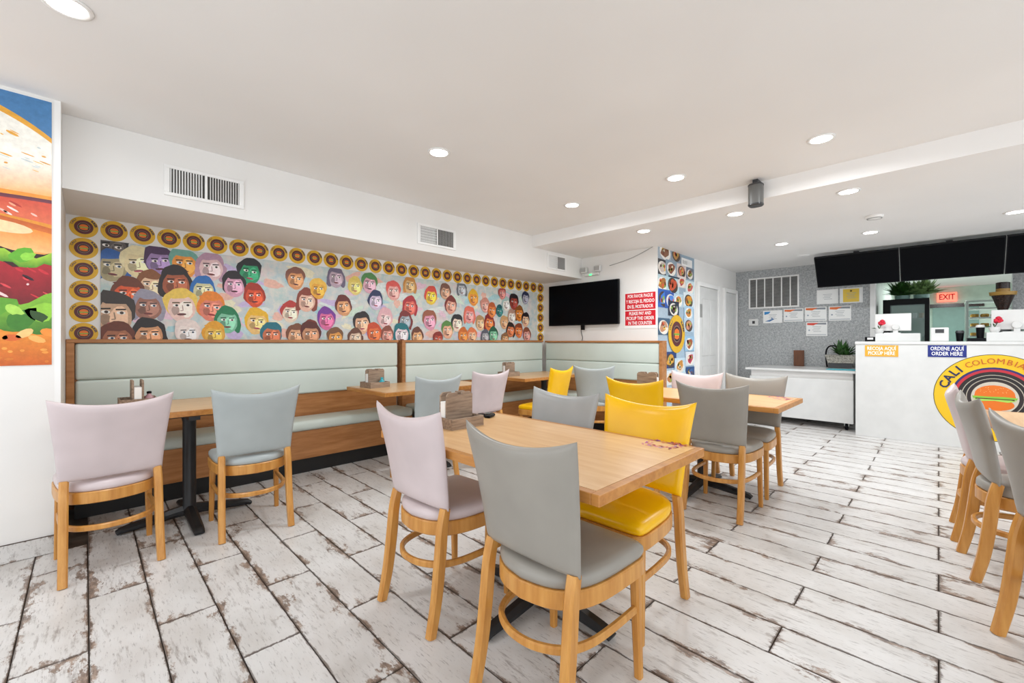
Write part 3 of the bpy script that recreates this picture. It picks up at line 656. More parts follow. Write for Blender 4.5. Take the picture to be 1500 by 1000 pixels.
def emblem(P, x, y, R, big=False):
    P.ell(x, y, R, R, '5A4A10' if big else 'C99A1E', 56); P.ell(x, y, R*.985, R*.985, 'F0C21A' if big else 'E3B220', 56)
    if big:
        for q, c in ((.70, '2A2A6A'), (.655, 'C22A3A'), (.60, '241A1C'), (.53, 'B9B0A0'), (.515, '1E1A1C'), (.45, 'B9B0A0'), (.435, '2A2020'), (.37, 'CFC6B6')): P.ell(x, y, R*q, R*q, c, 48)
    else:
        for q, c in ((.66, '5A2026'), (.43, 'B9A28A'), (.41, '3A1A1E')): P.ell(x, y, R*q, R*q, c, 32)
    burger_icon(P, x, y, R*(.5 if big else .48), big)
    arc_text(P, 'CALI', x, y, R*.84, 168, 128, R*.24, '1E2450', R*.006)
    if big: arc_text(P, 'COLOMBIA', x, y, R*.84, 123, 57, R*.175, 'C4581A', 0)
    arc_text(P, 'BURGER', x, y, R*.84, 52, 8, R*.24, '1E2450', R*.006)
EP = Print((0, 0, 0), (1, 0, 0), (0, 0, 1)); emblem(EP, 0, 0, .0775)
em = EP.mesh('emblem_print', 'print_flat')
def sticker(x, z, label, group):
    bm = lathe([(.0775, 0), (.0775, .0015)], (0, 0, 0), 40); bmesh.ops.rotate(bm, verts=bm.verts, cent=(0, 0, 0), matrix=Matrix.Rotation(math.pi/2, 3, 'X'))
    t = thing('logo_sticker', (x, YM-.0005, z), label, 'sticker', group)
    sticker.base = getattr(sticker, 'base', None)
    if sticker.base is None: d = obj('disc', bm, 'paper_white', t, local=True); sticker.base = d.data
    else: bm.free(); d = bpy.data.objects.new('disc', sticker.base); COL.objects.link(d); d.parent = t
    e = bpy.data.objects.new('emblem', em); COL.objects.link(e); e.parent = t; e.location = (0, -.0015, 0)
ORD = ['first', 'second', 'third', 'fourth', 'fifth', 'sixth', 'seventh', 'eighth', 'ninth', 'tenth', 'eleventh', 'twelfth', 'thirteenth', 'fourteenth', 'fifteenth', 'sixteenth']
def nth(k, n): return ORD[k]+' from the left' if k < n//2 else ORD[n-1-k]+' from the right'
for k in range(32): sticker(-.008+.16603*k, 2.05, 'round yellow burger logo sticker above the mural, '+nth(k, 32), 'logo stickers above the mural')
for k in range(5): sticker(-.008, 1.893-.158*k, 'round yellow burger logo sticker left of the mural, '+ORD[k+1]+' from the top', 'logo stickers left of the mural')
for k in range(5): sticker(5.139, 1.893-.158*k, 'round yellow burger logo sticker right of the mural, '+ORD[k+1]+' from the top', 'logo stickers right of the mural')
# ---------------------------------------------------------------- television, sign and emergency light on the TV wall
def wall_rect(u0, v0, u1, v1, X):
    a, b = at_x(u0, v0, X), at_x(u1, v1, X); return b.y, a.y, b.z, a.z
X1 = XT-.05; a, b = at_x(805, 414, X1), at_x(907, 476, X1); z0, z1 = 1.44, 2.06
yL, yR = a.y, b.y
t = thing('television', (X1, (yL+yR)/2, z0), 'black wall-mounted television above the corner bench', 'television')
obj('housing', B(X1-.02, X1+.02, yR, yL, z0, z1, bev=.006), 'black_plastic', t); obj('screen', B(X1-.0215, X1-.0205, yR+.012, yL-.012, z0+.02, z1-.012), 'screen_black', t)
ym = (yL+yR)/2
obj('wall_mount', B(X1+.0205, XT-.0005, ym-.15, ym+.15, z0+.15, z1-.15), 'black_plastic', t); obj('sensor_box', B(X1-.012, X1+.012, ym-.045, ym+.01, z0-.07, z0-.001, bev=.004), 'black_plastic', t)
obj('cable', sweep(bmesh.new(), curve([(X1, ym+.02, z0), (XT-.012, ym+.04, z0-.1), (XT-.006, ym+.02, 1.26), (XT-.006, ym+.03, 1.215)], 4), circ(.004, 6), up=(1, 0, 0)), 'black_plastic', t, True)
y0, y1 = at_x(962, 440, XT).y, at_x(915, 440, XT).y; zb, zt = 1.375, 1.86
t = thing('notice_sign', (XT, (y0+y1)/2, zb), 'red and white Spanish and English order notice beside the television', 'sign')
obj('board', B(XT-.006, XT-.0005, y0, y1, zb, zt), 'paper_white', t)
P = Print((XT-.006, y1, zb), (0, -1, 0), (0, 0, 1)); wd, hh = y1-y0, zt-zb; m = .012
P.rect(m, wd-m, .04, hh*.5-.006, 'D0182A'); P.rect(m, wd-m, hh*.5+.006, hh-m, 'D0182A')
for i, s_ in enumerate(('POR FAVOR PAGUE', 'Y RECOJA EL PEDIDO', 'EN EL MOSTRADOR')): P.text(s_, wd/2, hh-.055-i*.07, .064, 'FFFFFF', width=wd*(.78, .88, .8)[i], bold=.001)
for i, s_ in enumerate(('PLEASE PAY AND', 'PICKUP THE ORDER', 'IN THE COUNTER')): P.text(s_, wd/2, hh*.5-.045-i*.064, .062, 'FFFFFF', width=wd*(.68, .86, .74)[i], bold=.001)
P.build('lettering', t)
p = at_x(868, 399, XT); t = thing('emergency_light', (XT, p.y, p.z), 'white twin-head emergency light with green indicator above the television', 'emergency light')
obj('body', B(XT-.05, XT-.0005, p.y-.13, p.y+.13, p.z-.05, p.z-.005, bev=.012), 'gloss_white', t)
for s in (-1, 1):
    h = obj('lamp_head', B(XT-.075, XT-.005, p.y+s*.115-.05, p.y+s*.115+.05, p.z-.004, p.z+.085, bev=.014), 'gloss_white', t)
    for k in range(4): obj('rib', B(XT-.078, XT-.0755, p.y+s*.115-.04+.022*k, p.y+s*.115-.03+.022*k, p.z+.012, p.z+.07), 'mid_grey', h)
obj('indicator', B(XT-.056, XT-.0505, p.y-.02, p.y+.02, p.z-.046, p.z-.03), 'green_led', t)
c0, c1 = at_x(893, 389, XT-.004), at_x(962, 358, XT-.004)
tag(obj('wall_cable', sweep(bmesh.new(), curve([c0, c0.lerp(c1, .5)+Vector((0, 0, -.03)), c1], 5), circ(.004, 6), up=(1, 0, 0)), 'mid_grey', None, True), 'thin grey cable slanting across the wall above the red notice', 'cable')
# ---------------------------------------------------------------- food photo wall
FP = thing('food_poster', (5.8, YF, 0), 'tall collage of food photos with a burger emblem on the corner wall', 'poster')
fx0, fx1 = XT+.001, 6.38
obj('backing', B(fx0, fx1, YF-.004, YF-.0004, .02, ZL-.002), 'paper_white', FP)
P = Print((0, YF-.004, 0), (1, 0, 0), (0, 0, 1), .0001)
P.rect(fx0, fx1, .02, ZL-.004, ['BFD3E2', 'A9CBE6', '8FA6B8', '9AA9B6'])
DISH = '''974 368 A9B6C2 8A5A3A 1.25|990 373 8C98A6 B8843E 1|970 391 3A3A40 C9B9B0 1|983 393 8FA4B4 8A4A34 1.05|998 397 D9C9C4 C97A5A .95|1010 401 6A7484 7A4A2E .8|970 415 BFD6DC B0702E 1.1|985 417 BCD8DE C9502A 1.2|998 413 E2D6D2 B84A4A .8|1010 421 C6DCE0 C95A5A .95|972 437 2F63B8 3C78D0 1.2|982 440 2A55A8 4F8ADA 1.1|993 440 BBD3DF D98A3A .9|1008 440 DCE6EA D9902E 1.1|986 452 1E2A40 23262E 1|1008 458 A8CBE4 D08A2E .95|1008 476 B8CFE0 CF8A6A 1|971 478 3A5A74 C08A6A 1.1|1009 503 9AC3E0 A85A2E 1.05|981 527 1E3F7A D9A03A 1.1|995 535 C4DCEA C98A36 1.05|1010 525 DDE3EA C23A5A 1|1010 546 1F4F8A 2A62A0 .9|981 553 D9E6EE B8743A 1|996 556 CFE0EA C9803A 1'''
for k, f in enumerate(DISH.split('|')):
    u, v, bg, food, sc = f.split(); q = at_y(float(u), float(v), YF); sc = float(sc); x, z = q.x, q.z; wv = .165*sc
    P.rect(x-wv, x+wv, z-.1*sc, z+.1*sc, bg)
    P.ell(x, z-.01, wv*.78, .085*sc, ['F1ECE4', '4A3A30', 'E9E2D8'][k % 3], 18, -.12); P.ell(x, z, wv*.6, .062*sc, food, 14, .3, wob=.1, seed=k)
    for j in range(5):
        rr = random.Random(k*9+j); P.ell(x+rr.uniform(-.07, .07)*sc, z+rr.uniform(-.035, .035)*sc, .028*sc, .02*sc, rr.choice(['E8B84A', 'D9532E', 'F2E2C4', '7A3A22', '8FB04A']), 9, rr.uniform(0, 3), wob=.1, seed=j, lift=False)
    P.k += 1
for (u0, v0, u1, v1) in ((964, 356, 976, 362), (998, 366, 1014, 372), (978, 403, 994, 407)):
    a, b = at_y(u0, v0, YF), at_y(u1, v1, YF); P.rect(a.x, b.x, min(a.z, b.z)-.02, max(a.z, b.z), '26364E')
q = at_y(990, 489, YF); emblem(P, q.x, q.z, .262)
for pts, c in P.p:
    for q in pts: q.x = min(max(q.x, fx0), fx1); q.z = min(max(q.z, .02), ZL-.003)
P.build('food_print', FP, 'print')
def grille(name, x0, x1, z0, z1, label):
    t = thing(name, ((x0+x1)/2, YF-.008, z0), label, 'vent'); y = YF-.008
    obj('frame', B(x0, x1, y-.01, y, z0, z1, bev=.002), 'trim_white', t); obj('dark_grid', B(x0+.03, (x0+x1)/2, y-.0115, y-.0101, z0+.03, z1-.03), 'slat_dark', t)
    for k in range(5):
        z = z0+.03+(z1-z0-.06)*(k+.5)/5; obj('slat', B(x0+.03, x1-.03, y-.014, y-.0117, z-.003, z+.003), 'trim_white', t)
a, b = at_y(997, 374, YF), at_y(1012, 396, YF); grille('air_vent', a.x, b.x, b.z+.03, a.z-.03, 'white air vent set into the food photo collage')
# ---------------------------------------------------------------- grey wall: return grille, thermostat, certificates
def gr(u0, v0, u1, v1, X=XG):
    a = at_x(u0, (v0+v1)/2, X); b = at_x(u1, (v0+v1)/2, X); m = at_x((u0+u1)/2, v0, X).z; n = at_x((u0+u1)/2, v1, X).z
    return b.y, a.y, n, m
y0, y1, z0, z1 = gr(1097, 405, 1171, 451)
t = thing('return_grille', (XG, (y0+y1)/2, z0), 'large white return air grille on the grey wall', 'vent')
obj('back_plate', B(XG-.004, XG-.0005, y0, y1, z0, z1), 'slat_dark', t); e = .025
for q in ((y0, y1, z1-e, z1), (y0, y1, z0, z0+e), (y0, y0+e, z0+e, z1-e), (y1-e, y1, z0+e, z1-e)): obj('frame_bar', B(XG-.02, XG-.0041, *q, bev=.003), 'trim_white', t)
for k in range(1, 6): yy = y0+(y1-y0)*k/6; obj('mullion', B(XG-.018, XG-.0042, yy-.008, yy+.008, z0+e, z1-e), 'trim_white', t)
for k in range(22): zz = z0+e+(z1-z0-2*e)*(k+.5)/22; obj('louvre', B(XG-.014, XG-.0043, y0+e, y1-e, zz-.006, zz+.004), 'mid_grey', t)
y0, y1, z0, z1 = gr(1097, 467, 1111, 477); t = thing('thermostat', (XG, (y0+y1)/2, z0), 'small white thermostat below the return grille', 'thermostat')
obj('case', B(XG-.022, XG-.0005, y0, y1, z0, z1, bev=.005), 'gloss_white', t); obj('display', B(XG-.0235, XG-.0221, y0+.05, y1-.06, z0+.035, z1-.035), 'dark_metal', t)
CERT = [(1118, 454.5, 1146, 473, 'blue', 'white certificate with blue swooshes, leftmost in the row'), (1148, 452, 1177, 471, 'orange', 'orange-headed certificate second from the left in the lower row'),
 (1179, 449.5, 1211, 470, 'orange', 'orange-headed certificate third in the row, above another one'), (1214, 448, 1247, 469.5, 'orange', 'orange-headed certificate at the right end of the row'),
 (1181, 471.5, 1212, 492, 'red', 'certificate hanging lowest, alone under the row'), (1196.5, 424, 1228, 445, 'plain', 'plain white framed certificate under the menu screen'), (1230, 421.5, 1264, 443.5, 'gold', 'framed certificate with a yellow sheet under the menu screen')]
for u0, v0, u1, v1, kd, lb in CERT:
    y0, y1, z0, z1 = gr(u0, v0, u1, v1); wd, hh = y1-y0, z1-z0
    t = thing('certificate', (XG, (y0+y1)/2, z0), lb, 'certificate', 'certificates on the grey wall')
    obj('frame', B(XG-.008, XG-.0005, y0, y1, z0, z1, bev=.002), 'trim_white', t)
    P = Print((XG-.008, y1, z0), (0, -1, 0), (0, 0, 1)); P.rect(.012, wd-.012, .012, hh-.012, 'F4F4F2')
    if kd == 'gold': P.rect(wd*.15, wd*.85, .015, hh-.015, 'EFCB4A'); P.ell(wd/2, hh*.8, .014, .014, '5A4A20')
    if kd in ('orange', 'red'):
        c = 'E8702A' if kd == 'orange' else 'D9442E'
        P.poly([(.014, hh-.014), (.014, hh*.8), (wd*.35, hh*.76), (wd*.6, hh-.014)], c); P.poly([(wd*.6, hh-.014), (wd*.45, hh*.83), (wd-.014, hh*.8), (wd-.014, hh-.014)], '8A8F96'); P.ell(wd*.15, hh*.42, .012, .012, '9AA6B4')
        P.rect(.014, wd-.014, .016, .028, 'B9BDC2')
    if kd == 'blue': P.poly([(.02, hh-.02), (.02, hh*.66), (wd*.3, hh*.74), (wd*.4, hh-.02)], '2F86C4'); P.poly([(wd*.1, hh*.15), (wd*.35, hh*.12), (wd*.6, hh*.3), (wd*.42, hh*.46), (wd*.45, hh*.3)], '3A6FA8')
    for k in range(4): P.line([(wd*(.3+.05*(k % 2)), hh*(.66-.11*k)), (wd*(.72-.04*(k % 3)), hh*(.66-.11*k))], .006, 'A9ADB0', False)
    P.build('sheet_print', t)
# ---------------------------------------------------------------- low white cabinet and what stands on it
t = thing('low_cabinet', (7.7, 1.44, 0), 'low white rolling cabinet against the grey wall', 'cabinet')
obj('countertop', B(7.16, 8.22, .775, 2.1, .775, .805, bev=.004), 'gloss_white', t); obj('body', B(7.25, 8.2, .81, 2.04, .1, .775), 'wall_white', t)
obj('front_panel', B(7.21, 7.2495, .80, 2.05, .1, .68, bev=.004), 'gloss_white', t)
for x in (7.3, 8.1):
    for y in (.88, 1.97):
        c = obj('caster', lathe([(.045, -.015), (.05, -.012), (.05, .012), (.045, .015)], (0, 0, 0), 16), 'black_plastic', t, 'auto', True); c.location = (x-7.7, y-1.44, .05); c.rotation_euler[0] = math.pi/2
        obj('caster_fork', B(x-.02, x+.02, y-.028, y+.028, .055, .1), 'steel', t)
tag(obj('wooden_block', B(8.1, 8.14, 1.52, 1.66, .806, 1.06, bev=.006), 'brown_board'), 'small dark brown wooden board standing on the white cabinet', 'board')
def leaves(name, cx, cy, cz, n, spread, ln, mat, parent, seed):
    rr = random.Random(seed); bm = bmesh.new()
    for k in range(n):
        a = rr.uniform(0, 6.28); el = rr.uniform(.25, 1.45); L = ln*rr.uniform(.6, 1.15)
        d = Vector((math.cos(a)*math.cos(el), math.sin(a)*math.cos(el), math.sin(el))); s = d.cross(Vector((0, 0, 1))).normalized()
        b0 = Vector((cx+rr.uniform(-spread, spread), cy+rr.uniform(-spread, spread), cz)); w_ = L*.13
        m1 = b0+d*L*.45+Vector((0, 0, .01)); tip = b0+d*L-Vector((0, 0, L*.12*(1.4-el)))
        v = [bm.verts.new(p) for p in (b0, m1+s*w_, tip, m1-s*w_, m1+Vector((0, 0, -.012)))]
        bm.faces.new((v[0], v[1], v[4])); bm.faces.new((v[1], v[2], v[4])); bm.faces.new((v[2], v[3], v[4])); bm.faces.new((v[3], v[0], v[4]))
    o = obj(name, bm, mat, parent); o['kind'] = 'stuff'; return o
t = thing('plant_basket', (7.98, 1.03, .805), 'grey planter with dark handle and green leaves on the white cabinet', 'plant')
obj('basket', loft(bmesh.new(), [[(7.98+sx*a, 1.03+sy*b, z) for sx, sy in ((-1, -1), (1, -1), (1, 1), (-1, 1))] for a, b, z in ((.09, .15, .88), (.11, .18, 1.0))]), 'wicker', t)
obj('handle', sweep(bmesh.new(), curve([(7.98, 1.2, .81), (7.98, 1.215, 1.02), (7.98, 1.18, 1.12), (7.98, 1.1, 1.13), (7.98, 1.06, 1.06)], 5), circ(.011, 8), up=(1, 0, 0)), 'black_plastic', t, True)
obj('stand', B(7.9, 8.06, .9, 1.18, .806, .879, bev=.006), 'dark_metal', t); leaves('foliage', 7.98, 1.0, .99, 60, .06, .23, 'leaf_dark', t, 3)
tag(obj('blue_folder', B(7.35, 7.6, .79, 1.12, .8055, .814, bev=.003), 'teal_plastic'), 'flat blue folder on the white cabinet beside the counter', 'folder')
# ---------------------------------------------------------------- service counter
t = thing('service_counter', (7.3, -1.1, 0), 'tall white service counter with a large burger emblem', 'counter')
obj('body', B(7.0, 7.62, -3.2, .756, 0, 1.165, bev=.003), 'gloss_white', t); obj('countertop', B(6.99, 7.66, -3.2, .762, 1.165, 1.2, bev=.005), 'gloss_white', t)
P = Print((7.0, 0, 0), (0, -1, 0), (0, 0, 1), .0003); emblem(P, .43, .585, .475, True); P.build('emblem_decal', t)
def plaque(u0, v0, u1, v1, bg, fg, l1, l2, label):
    y0, y1, z0, z1 = gr(u0, v0, u1, v1, 7.0); wd, hh = y1-y0, z1-z0
    s = thing('counter_sign', (7.0, (y0+y1)/2, z0), label, 'sign', 'signs on the counter front'); obj('plate', B(6.994, 6.9998, y0, y1, z0, z1), 'paper_white', s)
    P = Print((6.994, y1, z0), (0, -1, 0), (0, 0, 1)); P.rect(0, wd, 0, hh, bg)
    for i, tx in enumerate((l1, l2)): P.text(tx, wd/2, hh*(.7-.42*i), hh*.44, fg, width=wd*(.86, .8)[i], bold=.0008)
    P.build('lettering', s)
plaque(1267, 505.5, 1316, 522, 'E9A92E', 'FFFFFF', 'RECOJA AQUÍ', 'PICKUP HERE', 'orange pickup sign at the left of the counter front')
plaque(1359, 505.5, 1416, 523, '14287E', 'FFFFFF', 'ORDENE AQUÍ', 'ORDER HERE', 'blue order sign above the counter emblem')
# register stations
def station(ua, ub, ma, mb, fl_u, label, lab2, lab3):
    X = 7.2; y0, y1 = at_x(ub, 495, X).y, at_x(ua, 495, X).y
    d = thing('cash_drawer', (X+.15, (y0+y1)/2, 1.2), label, 'cash drawer', 'cash drawers on the counter'); obj('case', B(X, X+.36, y0, y1, 1.2005, 1.302, bev=.004), 'gloss_white', d); obj('base_gap', B(X+.004, X+.3, y0+.02, y1-.02, 1.2002, 1.2045), 'dark_metal', d)
    obj('drawer_front', B(X+.3605, X+.366, y0+.01, y1-.01, 1.215, 1.29, bev=.003), 'trim_white', d)
    X2 = X+.12; a, b = at_x(mb, 475, X2).y, at_x(ma, 475, X2).y; c = (a+b)/2
    m = thing('register_monitor', (X2, c, 1.302), lab2, 'monitor', 'register monitors')
    bm = B(X2-.012, X2+.014, a, b, 1.335, 1.56, bev=.008); bmesh.ops.rotate(bm, verts=bm.verts, cent=(X2, c, 1.34), matrix=Matrix.Rotation(math.radians(8), 3, 'Y')); obj('screen_back', bm, 'gloss_white', m)
    obj('foot', B(X2-.07, X2+.09, c-.08, c+.08, 1.3025, 1.312, bev=.003), 'gloss_white', m)
    hg = lathe([(.035, -.02), (.04, -.015), (.04, .015), (.035, .02)], (0, 0, 0), 20); bmesh.ops.rotate(hg, verts=hg.verts, cent=(0, 0, 0), matrix=Matrix.Rotation(math.pi/2, 3, 'Y')); bmesh.ops.translate(hg, verts=hg.verts, vec=(X2-.02, c-.03, 1.385)); obj('hinge', hg, 'gloss_white', m, 'auto')
    obj('neck', B(X2-.03, X2-.01, c-.055, c-.005, 1.311, 1.38, bev=.004), 'gloss_white', m)
    f = at_x(fl_u, 480, X+.03); v = thing('flower_pot', (X+.03, f.y, 1.302), lab3, 'flower', 'red flowers on the counter')
    obj('pot', lathe([(.03, .001), (.042, .02), (.045, .06), (.038, .062)], (X+.03, f.y, 1.302)), 'gloss_white', v, 'auto')
    obj('stem', sweep(bmesh.new(), curve([(X+.03, f.y, 1.36), (X+.02, f.y-.015, 1.4), (X+.02, f.y-.02, 1.425)], 4), circ(.004, 6), up=(1, 0, 0)), 'leaf_dark', v, True)
    leaves('leaf_blades', X+.03, f.y+.01, 1.36, 4, .01, .09, 'leaf_dark', v, 8)
    bm = bmesh.new(); rr = random.Random(2)
    for k in range(11):
        a_ = rr.uniform(0, 6.28); el = rr.uniform(-.6, 1.2); dd = Vector((math.cos(a_)*math.cos(el), math.sin(a_)*math.cos(el), math.sin(el)))*.03; r = bmesh.ops.create_icosphere(bm, subdivisions=1, radius=.021); bmesh.ops.translate(bm, verts=r['verts'], vec=Vector((X+.02, f.y-.02, 1.435))+dd)
    obj('bloom', bm, 'red_petal', v, True)
station(1282, 1348, 1281, 1335, 1288, 'white cash drawer above the orange pickup sign', 'white register monitor seen from behind above the pickup sign', 'red flower in a white pot by the left register')
station(1445, 1520, 1452, 1516, 1457, 'white cash drawer at the right edge of the counter', 'white register monitor seen from behind at the right edge', 'red flower in a white pot by the right register')
p0, p1 = at_x(1390, 490, 7.15).y, at_x(1363, 490, 7.15).y
t = thing('receipt_printer', (7.2, (p0+p1)/2, 1.2), 'white receipt printer with a dark slot above the blue order sign', 'printer')
obj('case', B(7.12, 7.28, p0, p1, 1.2005, 1.365, bev=.01), 'gloss_white', t); obj('paper_slot', B(7.117, 7.1198, p0+.04, p1-.04, 1.3, 1.345), 'dark_metal', t)
p0, p1 = at_x(1444, 497, 7.25).y, at_x(1417, 497, 7.25).y
t = thing('serving_tray', (7.35, (p0+p1)/2, 1.2), 'black tray on the counter between the registers', 'tray'); obj('base', B(7.22, 7.5, p0, p1, 1.2005, 1.212), 'black_plastic', t)
for q in ((7.22, 7.228, p0, p1), (7.492, 7.5, p0, p1), (7.228, 7.492, p0, p0+.008), (7.228, 7.492, p1-.008, p1)): obj('rim', B(*q, 1.212, 1.24), 'black_plastic', t)
for u, lb in ((1436, 'black cup with white lid at the right end of the tray'), (1406, 'short black cup left of the counter tray')):
    f = at_x(u, 488, 7.32); zz = 1.2125 if u == 1436 else 1.2005; h_ = .15 if u == 1436 else .1
    t = thing('paper_cup', (7.32, f.y, zz), lb, 'cup'); obj('cup', lathe([(.028, 0), (.036, h_)], (7.32, f.y, zz)), 'black_plastic', t, 'auto')
    obj('lid', lathe([(.039, h_), (.039, h_+.012), (.03, h_+.03)], (7.32, f.y, zz)), 'gloss_white' if u == 1436 else 'dark_metal', t, 'auto')
p = at_x(1275, 495, 7.3); t = thing('card_holder', (7.3, p.y, 1.2), 'small black card holder at the left end of the counter', 'card holder'); obj('holder', B(7.28, 7.34, p.y-.055, p.y+.055, 1.2005, 1.26, bev=.004), 'black_plastic', t); obj('card', B(7.278, 7.2795, p.y-.03, p.y+.03, 1.225, 1.25), 'paper_white', t)
# ---------------------------------------------------------------- three tilted menu screens
for k, lb in enumerate(('black menu screen at the left end over the counter', 'black menu screen in the middle over the counter', 'black menu screen cut off at the right edge over the counter')):
    yb_ = 1.235-.886*k; ya_ = yb_-.88; t = thing('menu_screen', (7.35, (ya_+yb_)/2, 1.98), lb, 'screen', 'menu screens above the counter')
    def slab(y0, y1, e0, e1, off, th): # tilted slab between top front edge (7.22,2.365) and bottom (7.48,1.975)
        T_, B_ = Vector((7.22, 0, 2.365)), Vector((7.48, 0, 1.975)); d = (B_-T_).normalized(); n = Vector((d.z, 0, -d.x)); n = n if n.x < 0 else -n
        a, b = T_+d*e0, B_-d*e1; bm = bmesh.new(); loft(bm, [[(p.x, y, p.z) for p in (a+n*off, b+n*off, b+n*(off-th), a+n*(off-th))] for y in (y0, y1)]); return bm
    obj('housing', slab(ya_, yb_, 0, 0, 0, .04), 'black_plastic', t); obj('screen', slab(ya_+.01, yb_-.01, .01, .016, .0012, .001), 'screen_black', t)
    obj('side_trim', slab(yb_+.0003, yb_+.0028, 0, 0, .001, .04), 'mid_grey', t)
    ym = (ya_+yb_)/2; obj('ceiling_mount', B(7.42, 7.46, ym-.03, ym+.03, 2.17, ZL-.0005), 'dark_metal', t)
# ---------------------------------------------------------------- kitchen beyond the counter
t = thing('display_fridge', (9.3, .37, 0), 'black display fridge with glass door behind the counter', 'fridge'); x0, x1, y0, y1, zt = 9.0, 9.6, .1, .63, 1.86
obj('cabinet_shell', B(x0+.2, x1, y0, y1, .02, zt, bev=.01), 'black_plastic', t)
for q in ((y0, y0+.05, .1, zt), (y1-.09, y1, .1, zt), (y0+.05, y1-.09, zt-.09, zt), (y0+.05, y1-.09, .1, .2)): obj('door_frame', B(x0, x0+.04, *q), 'black_plastic', t)
obj('interior', B(x0+.185, x0+.1995, y0+.05, y1-.09, .2, zt-.09), 'kitchen_green', t)
for z in (.6, .95, 1.28, 1.55): obj('shelf', B(x0+.045, x0+.185, y0+.05, y1-.09, z, z+.012), 'rack_metal', t)
obj('glass_pane', B(x0+.015, x0+.02, y0+.05, y1-.09, .2, zt-.09), 'fridge_glass', t)
for k, c in enumerate(('gold', 'paper_white', 'gold', 'red_petal', 'paper_white')):
    yy = y0+.09+.075*k; o = obj('dessert_tub', lathe([(.026, 0), (.032, .07), (.02, .08)], (x0+.11, yy, 1.5625)), c, None, 'auto'); tag(o, ('cream tub', 'white tub', 'gold tub', 'red tub', 'pale tub')[k]+' on the top shelf in the display fridge', 'tub', 'tubs in the fridge')
for (y, lb, mt, sd) in ((.41, 'feathery green plant in a pale teal pot on the fridge', 'leaf_dark', 5), (.19, 'lighter green bushy plant at the right on the fridge', 'leaf_light', 6)):
    t = thing('potted_plant', (9.25, y, 1.861), lb, 'plant', 'plants on the fridge'); obj('pot', lathe([(.06, 0), (.09, .02), (.095, .07), (.08, .07)], (9.25, y, 1.861)), 'pot_teal', t, 'auto'); leaves('foliage', 9.25, y, 1.93, 260, .06, .25, mt, t, sd)
t = thing('bakery_rack', (10.7, -.6, 0), 'pale metal bakery rack holding trays of bread', 'rack')
for x in (10.45, 10.95):
    for y in (-.34, -.86): obj('post', B(x-.015, x+.015, y-.015, y+.015, 0, 1.86), 'rack_metal', t)
obj('top_panel', B(10.43, 10.97, -.88, -.32, 1.86, 1.885, bev=.006), 'rack_metal', t)
for k in range(9):
    z = .5+.155*k; obj('tray', B(10.47, 10.93, -.84, -.36, z, z+.02), 'rack_metal', t)
for k, z in ((7, 1.605), (6, 1.45), (5, 1.295)):
    for j in range(4): tag(obj('bread_loaf', B(10.5, 10.62, -.82+.115*j, -.72+.115*j, z+.0005, z+.055, bev=.02, seg=3), 'bread', None, True), 'golden bread loaf on the '+{7: 'upper', 6: 'middle', 5: 'lower'}[k]+' bread tray, '+('leftmost', 'second from the left', 'third from the left', 'rightmost')[3-j], 'bread', 'loaves on the bakery rack')
t = thing('back_counter', (8.0, -1.8, 0), 'steel work counter below the right wall behind the service counter', 'counter')
obj('worktop', B(7.78, 8.237, -3.2, -.41, .92, .95, bev=.003), 'steel', t); obj('base', B(7.82, 8.235, -3.2, -.43, 0, .92), 'steel', t)
t = thing('coffee_grinder', (8.0, -.56, .95), 'coffee grinder with a cone hopper of dark beans', 'coffee grinder')
c = (8.0, -.56, 0)
obj('body', lathe([(.09, .951), (.09, 1.0), (.07, 1.03), (.07, 1.45), (.05, 1.52)], c), 'dark_metal', t, 'auto'); obj('hopper', lathe([(.03, 1.52), (.04, 1.58), (.098, 1.765), (.1, 1.77)], c), 'coffee', t, 'auto')
obj('hopper_rim', lathe([(.1005, 1.765), (.112, 1.77), (.118, 1.81), (.1, 1.812)], c), 'gold', t, 'auto'); obj('lid_band', lathe([(.06, 1.8125), (.06, 1.85)], c), 'gold', t, 'auto'); obj('lid', lathe([(.06, 1.8505), (.06, 1.925), (.05, 1.93)], c), 'coffee', t, 'auto')
t = thing('espresso_machine', (8.0, -1.0, .95), 'steel espresso machine at the right edge behind the counter', 'coffee machine'); obj('body', B(7.83, 8.2, -1.35, -.72, .951, 1.45, bev=.02), 'steel', t); obj('cup_rail', B(7.85, 8.18, -1.33, -.74, 1.451, 1.5), 'dark_metal', t); obj('front_panel', B(7.822, 7.8295, -1.3, -.77, 1.2, 1.4), 'dark_metal', t)
P = Print((XG, -.66, 2.0), (0, -1, 0), (0, 0, 1)); P.text('Gran', .06, 0, .2, 'F8F8F8', align='LEFT', shear=.3)
tag(P.build('wall_lettering'), 'white cursive lettering on the grey wall at the right edge', 'lettering')
d3 = bpy.data.objects.new('door_3', None); COL.objects.link(d3); d3.location = (13.8, -.2, 0); struct(d3, 'teal green kitchen door below the exit sign')
obj('door_leaf', B(13.76, 13.7995, -.62, .1, .01, 1.97), 'door_teal', d3); obj('door_frame', B(13.75, 13.7994, -.7, .18, 1.97, 2.05), 'coffee', d3)
t = thing('exit_sign', (13.78, -.13, 2.1), 'glowing red exit sign over the kitchen door', 'sign'); obj('housing', B(13.74, 13.7995, -.29, .03, 2.1, 2.3, bev=.006), 'exit_red', t)
P = Print((13.74, .03, 2.1), (0, -1, 0), (0, 0, 1), .001); P.text('EXIT', .16, .1, .17, 'B01414', width=.25, bold=.004); P.build('lettering', t)
